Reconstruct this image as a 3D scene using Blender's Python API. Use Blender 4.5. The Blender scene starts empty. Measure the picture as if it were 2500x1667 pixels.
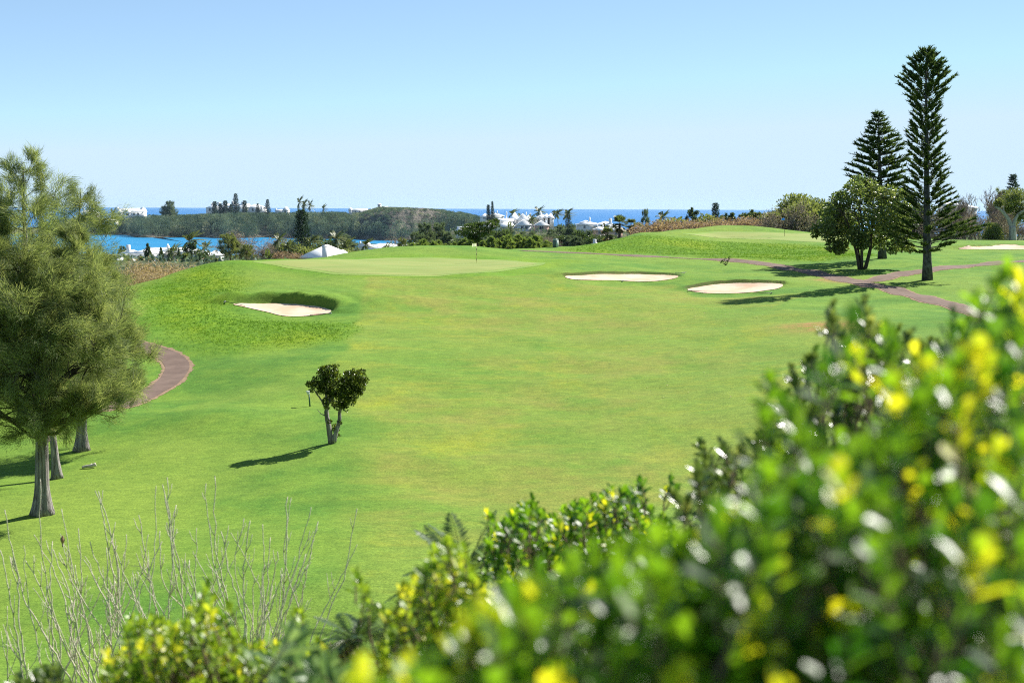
import bpy, math, random
import numpy as np
from mathutils import Vector, Matrix, Euler

# ------------------------------------------------------------------ camera, sky, sun, exposure
sc = bpy.context.scene
COL = sc.collection
CAMZ = 24.0
FPX = 2500 * 50 / 36.0
PITCH, ROLL = math.radians(5.454), math.radians(0.222)
cam = bpy.data.cameras.new("camera"); cam_o = bpy.data.objects.new("camera", cam); COL.objects.link(cam_o)
RM = Matrix.Rotation(math.pi / 2 - PITCH, 3, 'X') @ Matrix.Rotation(ROLL, 3, 'Z')
cam_o.matrix_world = Matrix.Translation((0, 0, CAMZ)) @ RM.to_4x4()
cam.lens = 50; cam.sensor_width = 36; cam.clip_start = 0.1; cam.clip_end = 40000
cam.dof.use_dof = True; cam.dof.focus_distance = 62; cam.dof.aperture_fstop = 2.6; cam.dof.aperture_blades = 0
sc.camera = cam_o
sc.view_settings.view_transform = 'Standard'; sc.view_settings.look = 'None'
sc.view_settings.exposure = 1.30; sc.view_settings.gamma = 1
sc.cycles.use_denoising = False; sc.cycles.sample_clamp_direct = 5; sc.cycles.filter_width = 1.1
sc.cycles.max_bounces = 8; sc.cycles.diffuse_bounces = 3; sc.cycles.transmission_bounces = 4; sc.cycles.glossy_bounces = 2
sc.cycles.volume_bounces = 0
sc.cycles.sample_clamp_indirect = 4
SUN_AZ, SUN_EL = math.radians(51), math.radians(41)      # azimuth from +Y towards +X
w = bpy.data.worlds.new("World"); sc.world = w; w.use_nodes = True
nt = w.node_tree; bg = nt.nodes["Background"]
sky = nt.nodes.new("ShaderNodeTexSky"); sky.sky_type = 'NISHITA'; sky.sun_disc = False
sky.sun_elevation = SUN_EL; sky.sun_rotation = SUN_AZ
sky.air_density = 0.4; sky.dust_density = 0.0; sky.ozone_density = 4.0; sky.altitude = 20
gm = nt.nodes.new("ShaderNodeGamma"); gm.inputs[1].default_value = .62; nt.links.new(sky.outputs[0], gm.inputs[0])
def wmix(typ, a, b):
    x = nt.nodes.new("ShaderNodeMix"); x.data_type = 'RGBA'; x.blend_type = typ; x.inputs[0].default_value = 1
    nt.links.new(a, x.inputs[6]); x.inputs[7].default_value = (*b, 1); return x.outputs[2]
nt.links.new(wmix('DARKEN', wmix('MULTIPLY', gm.outputs[0], (1.66, 1.84, 1.80)), (3.36, 4.38, 5.28)), bg.inputs[0]); bg.inputs[1].default_value = 0.0805
sun = bpy.data.lights.new("sun", 'SUN'); sun.energy = 4.4; sun.angle = math.radians(0.5); sun.color = (1.0, 0.955, 0.88)
sun_o = bpy.data.objects.new("sun", sun); COL.objects.link(sun_o)
sdir = Vector((math.sin(SUN_AZ) * math.cos(SUN_EL), math.cos(SUN_AZ) * math.cos(SUN_EL), math.sin(SUN_EL)))
sun_o.rotation_euler = sdir.to_track_quat('Z', 'Y').to_euler()

# ------------------------------------------------------------------ helpers
RMn = np.array(RM)
def P(px, py, Y):
    d = RMn @ np.array([(px - 1250) / FPX, (833.5 - py) / FPX, -1.0])
    t = Y / d[1]
    return np.array([0, 0, CAMZ]) + d * t
def mpp(Y): return Y / FPX                     # metres per photo pixel at that distance

def norm(a):
    return a / (np.linalg.norm(a, axis=-1, keepdims=True) + 1e-12)

class MB:
    def __init__(s): s.V = []; s.F = []; s.T = []; s.n = 0
    def add(s, V, F, t=0.5):
        V = np.asarray(V, float); F = np.asarray(F, int)
        s.V.append(V); s.F.append(F + s.n); s.n += len(V)
        s.T.append(np.broadcast_to(np.asarray(t, float), (len(V),)) if np.ndim(t) <= 1 else t)
    def mesh(s, name, mat, smooth=False):
        V = np.concatenate(s.V); F = np.concatenate(s.F); T = np.concatenate(s.T)
        return mk(name, V, F, mat, T, smooth)
    def box(s, c, d, rz=0, t=0.5):
        c = np.array(c, float); x, y, z = np.array(d) / 2.0
        V = np.array([[-x, -y, -z], [x, -y, -z], [x, y, -z], [-x, y, -z], [-x, -y, z], [x, -y, z], [x, y, z], [-x, y, z]])
        if rz: V = V @ np.array(Matrix.Rotation(rz, 3, 'Z')).T
        F = [[0, 2, 1], [0, 3, 2], [4, 5, 6], [4, 6, 7], [0, 1, 5], [0, 5, 4], [1, 2, 6], [1, 6, 5], [2, 3, 7], [2, 7, 6], [3, 0, 4], [3, 4, 7]]
        s.add(V + c, F, t); return s
    def tube(s, pts, rad, sides=6, t=0.5, flute=0, rng=None, cap=True):
        pts = np.asarray(pts, float); n = len(pts); rad = np.broadcast_to(np.asarray(rad, float), (n,))
        tan = norm(np.gradient(pts, axis=0))
        ref = np.array([0, 1, 0.1]) if abs(tan[0][2]) > .8 else np.array([0, 0, 1.0])
        a = norm(np.cross(tan, ref)); b = np.cross(tan, a)
        th = np.linspace(0, 2 * np.pi, sides, endpoint=False)
        R = rad[:, None] * np.ones(sides)[None]
        if flute: R = R * (1 + flute * np.sin(th * 5 + np.arange(n)[:, None] * .12) + flute * .8 * np.sin(th * 8 + 1 + np.arange(n)[:, None] * .2))
        V = pts[:, None] + R[..., None] * (np.cos(th)[None, :, None] * a[:, None] + np.sin(th)[None, :, None] * b[:, None])
        V = V.reshape(-1, 3)
        i = np.arange(n - 1)[:, None] * sides; j = np.arange(sides)[None]; k = (j + 1) % sides
        q = np.stack([i + j, i + k, i + sides + k, i + sides + j], -1).reshape(-1, 4)
        F = np.concatenate([q[:, [0, 2, 1]], q[:, [0, 3, 2]]])
        if cap:
            V = np.concatenate([V, pts[:1], pts[-1:]]); m = n * sides
            jj = np.arange(sides); kk = (jj + 1) % sides
            F = np.concatenate([F, np.stack([jj, kk, jj * 0 + m], -1), np.stack([(n - 1) * sides + kk, (n - 1) * sides + jj, jj * 0 + m + 1], -1)])
        s.add(V, F, t); return s
    def leaves(s, Pt, D, N, L, Wd, kind, tint):
        Pt = np.asarray(Pt); n = len(Pt)
        if n == 0: return s
        D = norm(D); S = norm(np.cross(D, N)); N = np.cross(S, D)
        L = np.broadcast_to(L, (n,))[:, None]; Wd = np.broadcast_to(Wd, (n,))[:, None]; tint = np.broadcast_to(tint, (n,))
        if kind == 'tri':
            vs = [Pt - S * Wd / 2, Pt + S * Wd / 2, Pt + D * L]; f = [[0, 1, 2]]
        elif kind == 'dia':
            vs = [Pt, Pt + D * L * .55 - S * Wd / 2, Pt + D * L * .55 + S * Wd / 2, Pt + D * L]; f = [[0, 2, 1], [1, 2, 3]]
        elif kind == 'bent':
            m = Pt + D * L * .5; e = Pt + D * L * .95 - np.array([0, 0, 1.]) * L * .28
            vs = [Pt - S * Wd / 2, Pt + S * Wd / 2, m - S * Wd / 2.4, m + S * Wd / 2.4, e]; f = [[0, 1, 3], [0, 3, 2], [2, 3, 4]]
        else:
            a = Pt + D * L * .34; b = Pt + D * L * .72; d1 = N * L * .07; d2 = N * L * .03
            vs = [Pt, a - S * Wd * .36 + d1, a - d2, a + S * Wd * .36 + d1, b - S * Wd * .5 + d1, b - d2, b + S * Wd * .5 + d1,
                  Pt + D * L * .93 - S * Wd * .24 + d2, Pt + D * L * .93 + S * Wd * .24 + d2, Pt + D * L - N * L * .06]
            f = [[0, 3, 2], [0, 2, 1], [1, 2, 5], [1, 5, 4], [2, 3, 6], [2, 6, 5], [4, 5, 7], [5, 6, 8], [5, 9, 7], [5, 8, 9]]
        k = len(vs); V = np.stack(vs, 1).reshape(-1, 3)
        F = (np.arange(n)[:, None, None] * k + np.array(f)[None]).reshape(-1, 3)
        s.add(V, F, np.repeat(tint, k)); return s

def mk(name, V, F, mat, T=None, smooth=False, attrs=None):
    me = bpy.data.meshes.new(name)
    V = np.asarray(V, np.float32); F = np.asarray(F, np.int32); m, k = F.shape
    me.vertices.add(len(V)); me.vertices.foreach_set("co", V.ravel())
    me.loops.add(m * k); me.loops.foreach_set("vertex_index", F.ravel())
    me.polygons.add(m); me.polygons.foreach_set("loop_start", np.arange(0, m * k, k, dtype=np.int32))
    me.polygons.foreach_set("loop_total", np.full(m, k, np.int32))
    if smooth: me.polygons.foreach_set("use_smooth", np.ones(m, bool))
    if T is not None:
        me.attributes.new("tint", 'FLOAT', 'POINT').data.foreach_set("value", np.asarray(T, np.float32))
    for a, v in (attrs or {}).items():
        me.attributes.new(a, 'FLOAT', 'POINT').data.foreach_set("value", np.asarray(v, np.float32))
    me.materials.append(mat); me.update(); me.validate()
    return me

def obj(name, me, parent=None, loc=None):
    o = bpy.data.objects.new(name, me); COL.objects.link(o)
    if parent is not None: o.parent = parent
    if loc is not None: o.location = loc
    return o
def tag(o, label, cat, group=None, kind=None):
    if label: o['label'] = label
    if cat: o['category'] = cat
    if group: o['group'] = group
    if kind: o['kind'] = kind
    return o
def thing(name, label, cat, loc=(0, 0, 0), group=None, rz=0):
    o = bpy.data.objects.new(name, None); COL.objects.link(o); o.empty_display_size = .1
    o.location = loc; o.rotation_euler = (0, 0, rz)
    return tag(o, label, cat, group)
def structure(name, me, label=None):
    o = obj(name, me); o['kind'] = 'structure'
    if label: o['label'] = label
    return o
def dup(root, label, loc, scale=1.0, rz=0.0, group=None, sz=None):
    r = root.copy(); COL.objects.link(r); r.location = loc; r.rotation_euler = (0, 0, rz)
    r.scale = (scale, scale, sz if sz else scale); r['label'] = label
    if group: r['group'] = group
    elif 'group' in r: del r['group']
    for c in list(root.children):
        d = c.copy(); COL.objects.link(d); d.parent = r
        for g in list(c.children):
            e = g.copy(); COL.objects.link(e); e.parent = d
    return r

# ------------------------------------------------------------------ materials
def newmat(name):
    m = bpy.data.materials.new(name); m.use_nodes = True
    n = m.node_tree.nodes; l = m.node_tree.links
    return m, n, l, n["Principled BSDF"], n["Material Output"]
def rgb(c): return (c[0], c[1], c[2], 1)
def mixc(n, l, fac, a, b, typ='MIX'):
    x = n.new("ShaderNodeMix"); x.data_type = 'RGBA'; x.blend_type = typ
    for sock, v in ((x.inputs[0], fac), (x.inputs[6], a), (x.inputs[7], b)):
        if isinstance(v, (int, float)): sock.default_value = v
        elif isinstance(v, tuple): sock.default_value = rgb(v)
        else: l.new(v, sock)
    return x.outputs[2]
def noise(n, l, scale, detail=3, rough=.6, vec=None, stretch=None):
    t = n.new("ShaderNodeTexNoise"); t.inputs["Scale"].default_value = scale; t.inputs["Detail"].default_value = detail
    t.inputs["Roughness"].default_value = rough
    if vec is None:
        vec = n.new("ShaderNodeTexCoord").outputs["Object"]
    if stretch:
        mp = n.new("ShaderNodeMapping"); mp.inputs["Scale"].default_value = stretch; l.new(vec, mp.inputs[0]); vec = mp.outputs[0]
    l.new(vec, t.inputs["Vector"])
    return t.outputs["Fac"]
def ramp(n, l, fac, a, b):
    r = n.new("ShaderNodeMapRange"); r.inputs[1].default_value = a; r.inputs[2].default_value = b; l.new(fac, r.inputs[0]); return r.outputs[0]
def attr(n, name):
    a = n.new("ShaderNodeAttribute"); a.attribute_name = name; return a.outputs["Fac"]
def bump(n, l, h, strength, dist, p):
    b = n.new("ShaderNodeBump"); b.inputs["Strength"].default_value = strength; b.inputs["Distance"].default_value = dist
    l.new(h, b.inputs["Height"]); l.new(b.outputs[0], p.inputs["Normal"])
def leafmat(name, c0, c1, c2=None, trans=.4, rough=.45, spec=.35, tb=1.5):
    m, n, l, p, out = newmat(name)
    t = attr(n, "tint"); r = n.new("ShaderNodeValToRGB"); l.new(t, r.inputs[0])
    e = r.color_ramp.elements; e[0].color = rgb(c0); e[1].color = rgb(c1)
    if c2:
        e[1].position = .72; q = e.new(1.0); q.color = rgb(c2)
    l.new(r.outputs[0], p.inputs["Base Color"]); p.inputs["Roughness"].default_value = rough
    p.inputs["Specular IOR Level"].default_value = spec
    tr = n.new("ShaderNodeBsdfTranslucent")
    l.new(mixc(n, l, 1.0, r.outputs[0], (tb, tb, tb * .55), 'MULTIPLY'), tr.inputs[0])
    mx = n.new("ShaderNodeMixShader"); mx.inputs[0].default_value = trans
    l.new(p.outputs[0], mx.inputs[1]); l.new(tr.outputs[0], mx.inputs[2]); l.new(mx.outputs[0], out.inputs[0])
    return m
def surf(name, c0, c1, scale=3, rough=.8, spec=.3, bmp=0, bdist=.02, stretch=None, lo=.35, hi=.65):
    m, n, l, p, out = newmat(name)
    f = noise(n, l, scale, 5, .65, stretch=stretch)
    l.new(mixc(n, l, ramp(n, l, f, lo, hi), c0, c1), p.inputs["Base Color"])
    p.inputs["Roughness"].default_value = rough; p.inputs["Specular IOR Level"].default_value = spec
    if bmp: bump(n, l, f, bmp, bdist, p)
    return m

M = {}
M['bark_grey'] = surf('bark_grey', (.07, .06, .055), (.36, .33, .31), 2.6, .9, .2, 1.0, .08, (4, 4, .3))
M['bark_dark'] = surf('bark_dark', (.035, .028, .022), (.10, .082, .065), 3, .9, .2, .6, .04, (3, 3, .4))
M['bark_pine'] = surf('bark_pine', (.025, .025, .024), (.13, .13, .125), 2.2, .9, .2, .7, .05, (2.5, 2.5, 1.2))
M['bark_pale'] = surf('bark_pale', (.22, .20, .18), (.50, .47, .43), 3, .9, .2, .5, .03, (3, 3, .5))
M['twig'] = surf('twig', (.32, .28, .21), (.66, .60, .48), 18, .8, .25, .4, .004, (1, 1, 1.5))
M['stem_brown'] = surf('stem_brown', (.10, .065, .045), (.24, .17, .12), 20, .8, .2)
M['casuarina'] = leafmat('casuarina_needles', (.085, .120, .046), (.225, .265, .118), (.35, .37, .19), .5, .6, .2)
M['casuarina_far'] = leafmat('casuarina_far', (.060, .100, .066), (.170, .215, .125), None, .35, .7, .1)
M['casuarina_young'] = leafmat('casuarina_young', (.090, .150, .040), (.25, .32, .100), None, .45, .7, .1)
M['wood_far'] = leafmat('woodland_leaves', (.036, .078, .068), (.175, .230, .165), (.29, .29, .19), .22, .8, .05)
M['norfolk'] = leafmat('norfolk_needles', (.020, .044, .016), (.095, .140, .042), None, .38, .6, .2)
M['norfolk_blue'] = leafmat('norfolk_blue', (.016, .045, .034), (.060, .105, .062), None, .3, .6, .2)
M['broad_grey'] = leafmat('broad_leaves', (.045, .080, .024), (.175, .220, .075), (.34, .36, .16), .45, .30, .6)
M['broad_dark'] = leafmat('broad_dark', (.024, .050, .018), (.105, .150, .050), None, .38, .45, .4)
M['clump_dark'] = leafmat('clump_leaves', (.018, .036, .006), (.100, .135, .018), (.28, .33, .035), .35, .35, .5)
M['olive'] = leafmat('olive_leaves', (.080, .110, .034), (.23, .26, .095), None, .4, .6, .2)
M['dry'] = leafmat('dry_leaves', (.17, .115, .085), (.42, .31, .23), None, .3, .8, .1)
M['dry_tan'] = leafmat('dry_tan', (.22, .16, .10), (.50, .40, .27), None, .3, .8, .1)
M['dry_grey'] = leafmat('dry_grey', (.16, .13, .115), (.38, .32, .28), None, .2, .8, .1)
M['palm'] = leafmat('palm_fronds', (.055, .090, .028), (.17, .195, .070), (.26, .22, .10), .35, .5, .35)
M['palm_near'] = leafmat('palm_near', (.035, .075, .015), (.125, .175, .045), None, .4, .35, .5)
M['glossy'] = leafmat('glossy_leaves', (.022, .085, .006), (.185, .325, .016), (.60, .55, .025), .54, .38, .8, 1.65)
M['rosette'] = leafmat('rosette_leaves', (.042, .085, .018), (.145, .195, .055), (.28, .30, .09), .4, .28, .9)
M['lime'] = leafmat('lime_leaves', (.100, .190, .018), (.30, .40, .035), (.60, .56, .04), .5, .35, .5)
M['oleander'] = leafmat('oleander_leaves', (.085, .16, .06), (.25, .34, .16), None, .35, .4, .4)
M['tuft'] = leafmat('grass_blades', (.045, .120, .012), (.105, .200, .018), (.150, .230, .024), .45, .7, .1)
M['white'] = surf('limewash', (.82, .82, .81), (.90, .90, .89), 1.5, .8, .25, .15, .05)
M['wall_white'] = surf('wall_white', (.74, .74, .73), (.84, .83, .81), 1.0, .85, .2)
M['wall_pink'] = surf('wall_pink', (.62, .40, .31), (.70, .48, .38), 1.0, .85, .2)
M['wall_stone'] = surf('wall_stone', (.22, .19, .15), (.36, .31, .25), 1.0, .85, .2)
M['glass'] = surf('window_glass', (.03, .05, .07), (.06, .09, .12), 1.0, .15, .6)
M['paint_white'] = surf('paint_white', (.72, .72, .72), (.8, .8, .8), 3, .45, .4)
M['paint_green'] = surf('paint_green', (.012, .075, .05), (.02, .10, .065), 6, .5, .4)
M['paint_blue'] = leafmat('flag_blue', (.012, .10, .52), (.02, .14, .62), None, .3, .7, .2)
M['cloth_white'] = leafmat('flag_white', (.68, .68, .70), (.76, .76, .78), None, .3, .7, .2)
M['pole_yellow'] = surf('pole_yellow', (.55, .48, .20), (.62, .56, .26), 4, .5, .4)
M['black'] = surf('black_paint', (.012, .012, .012), (.02, .02, .02), 6, .5, .4)
M['metal_grey'] = surf('metal_grey', (.22, .23, .24), (.30, .31, .32), 8, .5, .5)
M['bin_green'] = surf('bin_green', (.085, .12, .11), (.12, .155, .14), 6, .7, .3)
M['bin_pale'] = surf('bin_pale', (.42, .50, .47), (.52, .58, .55), 6, .8, .3)
M['bark_palm'] = surf('bark_palm', (.10, .085, .065), (.24, .20, .16), 3, .9, .2)
M['driftwood'] = surf('driftwood', (.40, .36, .30), (.62, .57, .5), 6, .9, .2, .5, .02)
M['feather'] = surf('feathers', (.16, .085, .055), (.34, .19, .13), 60, .8, .2)
M['rock'] = surf('cliff_rock', (.035, .040, .035), (.17, .15, .12), .16, .9, .1, 1.0, 2.5)
# ------------------------------------------------------------------ the course terrain: heights through surveyed points
ctl_px = [  # photo pixel and distance of points on the turf
 (100,1660,40),(600,1660,40),(1250,1600,41.5),(1000,1400,50),(450,1450,48),(105,1258,61.5),(450,1250,62),(815,1083,74.5),(640,1110,73.5),(700,1150,69),(1300,1200,64.5),
 (1700,1100,72),(1900,1000,80),(1250,1000,84),(1250,900,98),(800,900,97),(1800,900,95),(2200,900,90),(1250,800,119),(900,800,118),(1700,800,117),
 (2000,760,122),(2300,760,118),(2480,770,115),(1250,720,140),(950,720,137),(1600,730,136),(550,1000,83),(400,1100,75),
 (380,975,93),(450,905,102),(400,850,110),(200,960,92),(100,1050,82),(200,1098,77),(560,900,100),(700,1000,84),
 (500,830,112),(345,760,124),(520,790,120),(640,790,122),(800,790,120),(690,772,128),(690,745,133),(480,720,138),(620,705,143),(760,700,142),(345,702,149),(400,682,154),(460,655,160),(530,640,164),(600,638,168),(700,634,174),
 (560,680,152),(650,665,156),(780,680,149),
 (1000,672,150),(800,660,155),(1200,668,152),(1380,642,166),(1000,634,178),(800,632,177),(1250,634,179),(1000,650,164),(1150,648,166),
 (1060,603,200),(960,609,198),(900,617,196),(800,628,190),(1150,604,204),(1250,608,207),(1357,603,213),(1300,614,203),(1400,617,202),
 (1500,622,200),(1590,627,195),(1680,632,190),(1800,635,186),(1900,646,178),(2000,662,168),(2090,690,152),(2220,668,161),(2350,648,172),(2500,637,180),
 (2200,716,138),(2300,738,129),(2400,768,119),(2264,683,151),(2400,690,146),
 (1400,668,156),(1520,686,153),(1640,672,159),(1520,658,162),(1500,644,169),(1500,634,183),(1420,648,168),(1600,660,166),(1650,650,175),(1790,716,145),(1690,712,147),(1800,686,153),(1800,670,159),(1790,654,170),(1880,690,152),(1750,665,165),(1950,700,147),(2000,722,137),(2100,735,133),
 (1550,603,213),(1700,612,208),(1560,584,219),(1450,598,215),(1500,584,223),(1560,570,230),(1430,606,210),(1620,565,240),(1700,563,256),(1750,580,233),(1900,590,224),(2000,592,224),
 (1900,567,258),(1650,585,222),(1900,615,205),(2100,600,218),(2150,630,181),(2105,657,167),(2250,604,215),(2400,606,215),(2400,589,238),(2490,590,238),(2300,592,235),(2050,575,250),(2400,625,195)]
ctl = [tuple(P(a, b, c)) for a, b, c in ctl_px]
for x, y, z in [(-15,-6,-1.75),(0,-6,-1.75),(15,-6,-1.75),(-15,3,-2.2),(0,3,-2.2),(15,3,-2.1),(-20,10,-4.3),(0,10,-4.3),(20,10,-4.1),(-22,20,-8.2),(0,20,-8.2),(22,20,-7.8),
                (-30,32,-12.3),(0,32,-12.3),(25,32,-12),(-60,5,-3),(60,5,-2.5),(-70,35,-13),(70,40,-11),(-150,0,-5),(150,0,-3),(-150,80,-15),(-60,80,-13.6),(60,90,-10),(150,90,-8),
                (-55,115,-12.6),(-75,150,-13),(-150,170,-16),(-48,165,-12.5),(-52,190,-14),(-38,184,-10.2),(-26,200,-10),(-14,215,-9.5),(0,226,-9.5),(10,232,-9.5),(-30,225,-14),(0,250,-14),(-80,250,-17),
                (-150,300,-18),(-60,300,-18),(0,300,-18),(18,250,-11),(40,300,-15),(60,285,-9.5),(90,290,-9.5),(130,270,-6.5),(150,300,-9),(110,300,-11),(150,200,-5.5),(22,270,-13),(110,150,-6.5)]:
    ctl.append((x, y, z + CAMZ))
ctl = np.array(ctl)
SCL = 50.0
def _U(r2): return np.where(r2 > 0, r2 * np.log(r2 + 1e-20), 0)
A = ctl[:, :2] / SCL; n0 = len(A)
K = _U(((A[:, None] - A[None]) ** 2).sum(-1)) + np.eye(n0) * 2e-3
Q = np.concatenate([np.ones((n0, 1)), A], 1)
sol = np.linalg.solve(np.block([[K, Q], [Q.T, np.zeros((3, 3))]]), np.concatenate([ctl[:, 2], np.zeros(3)]))
def Htps(X, Y):
    X = np.asarray(X, float).ravel() / SCL; Y = np.asarray(Y, float).ravel() / SCL; o = np.empty(len(X))
    for i in range(0, len(X), 20000):
        x = X[i:i + 20000]; y = Y[i:i + 20000]
        r2 = (x[:, None] - A[None, :, 0]) ** 2 + (y[:, None] - A[None, :, 1]) ** 2
        o[i:i + 20000] = _U(r2) @ sol[:n0] + sol[n0] + x * sol[n0 + 1] + y * sol[n0 + 2]
    return o
def steps(*a):
    o = []
    for lo, hi, d in a: o.append(np.arange(lo, hi - 1e-6, d))
    return np.concatenate(o + [[a[-1][1]]])
GX = steps((-150, -50, 2), (-50, 74, .32), (74, 150, 2))
GY = steps((-8, 30, 1), (30, 110, .5), (110, 200, .28), (200, 300, 1))
gx, gy = np.meshgrid(GX, GY)                    # rows are Y
coarseX = steps((-150, 150, 2)); coarseY = steps((-8, 300, 2))
cx, cy = np.meshgrid(coarseX, coarseY)
# TPS on a 2 m lattice, cubic in between by direct evaluation near the features
Z = Htps(gx, gy).reshape(gx.shape)
rs = np.random.RandomState(3)
und = np.zeros_like(Z)
for k in range(26):                              # gentle unevenness of the ground
    a = rs.rand() * 6.28; wl = rs.uniform(3.5, 14); ph = rs.rand() * 6.28
    und += np.sin((gx * math.cos(a) + gy * math.sin(a)) * 6.28 / wl + ph) * wl * .0016
Z += und * np.clip((gy - 20) / 30, 0, 1)
def H(x, y):
    x = np.asarray(x, float); y = np.asarray(y, float)
    i = np.clip(np.searchsorted(GX, x) - 1, 0, len(GX) - 2); j = np.clip(np.searchsorted(GY, y) - 1, 0, len(GY) - 2)
    u = np.clip((x - GX[i]) / (GX[i + 1] - GX[i]), 0, 1); v = np.clip((y - GY[j]) / (GY[j + 1] - GY[j]), 0, 1)
    return (Z[j, i] * (1 - u) + Z[j, i + 1] * u) * (1 - v) + (Z[j + 1, i] * (1 - u) + Z[j + 1, i + 1] * u) * v
YS = np.concatenate([np.arange(12, 110, .1), np.arange(110, 299, .1)])
def G(px, py, y0=12, y1=299):                     # where the turf lies behind that photo point
    d = RMn @ np.array([(px - 1250) / FPX, (833.5 - py) / FPX, -1.0]); d = d / d[1]
    ys = YS[(YS >= y0) & (YS <= y1)]
    below = (CAMZ + d[2] * ys) < H(d[0] * ys, ys)
    k = np.argmax(below) if below.any() else np.argmin((CAMZ + d[2] * ys) - H(d[0] * ys, ys))
    y = ys[k]; x = d[0] * y
    return np.array([x, y, float(H(x, y))])
def smooth_poly(p, n=6):                          # closed Catmull-Rom
    p = np.asarray(p, float); o = []
    for i in range(len(p)):
        a, b, c, d = p[i - 1], p[i], p[(i + 1) % len(p)], p[(i + 2) % len(p)]
        for t in np.linspace(0, 1, n, endpoint=False):
            o.append(.5 * (2 * b + (c - a) * t + (2 * a - 5 * b + 4 * c - d) * t * t + (3 * b - a - 3 * c + d) * t ** 3))
    return np.array(o)
def smooth_line(p, n=10):
    p = np.asarray(p, float); q = np.concatenate([[2 * p[0] - p[1]], p, [2 * p[-1] - p[-2]]]); o = []
    for i in range(1, len(q) - 2):
        a, b, c, d = q[i - 1], q[i], q[i + 1], q[i + 2]
        for t in np.linspace(0, 1, n, endpoint=False):
            o.append(.5 * (2 * b + (c - a) * t + (2 * a - 5 * b + 4 * c - d) * t * t + (3 * b - a - 3 * c + d) * t ** 3))
    return np.array(o + [p[-1]])
def inpoly(x, y, p):
    r = np.zeros(np.shape(x), bool); j = len(p) - 1
    for i in range(len(p)):
        yi, yj, xi, xj = p[i][1], p[j][1], p[i][0], p[j][0]
        if yi != yj:
            r ^= ((yi > y) != (yj > y)) & (x < (xj - xi) * (y - yi) / (yj - yi) + xi)
        j = i
    return r
def sdist(x, y, p):                               # signed distance (inside negative), outward normal
    x = np.asarray(x, float); y = np.asarray(y, float)
    best = np.full(x.shape, 1e9); nx = np.zeros(x.shape); ny = np.zeros(x.shape)
    for i in range(len(p)):
        a = p[i - 1]; b = p[i]; d = b - a; L = d @ d + 1e-12
        t = np.clip(((x - a[0]) * d[0] + (y - a[1]) * d[1]) / L, 0, 1)
        qx = x - (a[0] + d[0] * t); qy = y - (a[1] + d[1] * t); r = np.hypot(qx, qy); m = r < best
        best = np.where(m, r, best); nx = np.where(m, qx, nx); ny = np.where(m, qy, ny)
    ins = inpoly(x, y, p); nn = np.hypot(nx, ny) + 1e-9
    return np.where(ins, -best, best), nx / nn, ny / nn
def gpoly(pts, n=6): return smooth_poly(np.array([G(a, b, 100)[:2] for a, b in pts]), n)

bunkers = [  # visible sand outline, lip height, fall-off, direction of the back wall
 ([(570,744),(610,743),(680,743),(760,748),(800,756),(808,762),(790,768),(735,773),(690,772),(650,762),(605,752)], 1.0, 5.0, (.05, 1), .8),
 ([(1380,676),(1420,674),(1500,671),(1560,671),(1620,673),(1655,676),(1645,682),(1610,687),(1575,689),(1530,687),(1450,685),(1400,683)], .32, 2.2, (.1, 1), .45),
 ([(1678,708),(1720,700),(1770,694),(1840,693),(1900,694),(1911,699),(1890,707),(1850,713),(1790,717),(1720,716)], .36, 2.2, (.15, 1), .45),
 ([(2340,608),(2380,605),(2430,602),(2475,600),(2500,602),(2540,606),(2510,609),(2430,609),(2380,609)], .45, 3.0, (.1, 1), .4)]
bpolys = [gpoly(b[0]) for b in bunkers]
green1 = gpoly([(640,640),(760,634),(900,633),(1000,632),(1100,633),(1200,636),(1290,641),(1310,644),(1270,652),(1200,661),(1100,669),(1000,672),(880,669),(790,661),(700,649)])
green2 = gpoly([(1680,573),(1750,568),(1850,568),(1950,570),(2060,574),(2090,580),(2040,590),(1950,589),(1850,584),(1760,579)])
fairway = gpoly([(900,655),(1000,664),(1200,662),(1340,655),(1420,690),(1500,704),(1640,706),(1700,724),(1800,727),(1900,723),(1960,738),(1900,752),(2010,768),(2120,790),(2250,840),(2400,1000),(2500,1300)], 4) if 0 else None
fpx = [(905,676),(1000,680),(1200,674),(1330,668),(1420,692),(1530,700),(1640,697),(1690,722),(1800,727),(1910,716),(1985,722),(1900,745),(1990,768),(2060,775),(2200,830),(2300,950),(2420,1200),(2350,1500),(1700,1640),(900,1640),(835,1500),(850,1300),(872,1180),(893,1060),(880,1020),(800,990),(745,962),(760,930),(800,890),(850,840),(872,790),(885,730)]
fairway = smooth_poly(np.array([G(a, b, 36)[:2] for a, b in fpx]), 4)
# apron of closer mown turf round the first green
apron = gpoly([(520,640),(640,634),(900,626),(1150,624),(1330,632),(1420,640),(1330,668),(1200,676),(1000,682),(860,680),(760,672),(640,655)])

sub = (gy > 100)
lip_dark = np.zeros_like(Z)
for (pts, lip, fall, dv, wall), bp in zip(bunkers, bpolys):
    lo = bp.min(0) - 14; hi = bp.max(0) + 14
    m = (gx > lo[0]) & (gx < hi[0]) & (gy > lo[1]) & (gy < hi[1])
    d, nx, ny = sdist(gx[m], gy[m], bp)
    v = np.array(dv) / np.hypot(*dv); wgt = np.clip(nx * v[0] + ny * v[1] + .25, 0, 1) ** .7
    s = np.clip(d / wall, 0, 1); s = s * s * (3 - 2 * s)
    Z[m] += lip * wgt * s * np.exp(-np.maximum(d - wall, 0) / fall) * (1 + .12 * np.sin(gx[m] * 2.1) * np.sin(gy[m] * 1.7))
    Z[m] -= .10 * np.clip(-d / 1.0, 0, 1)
    lip_dark[m] = np.maximum(lip_dark[m], np.clip(1.6 - np.abs(d - .22) / .22, 0, 1) * np.clip((wgt - .45) * 2.5, 0, .85 if lip < .8 else .3))
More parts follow.
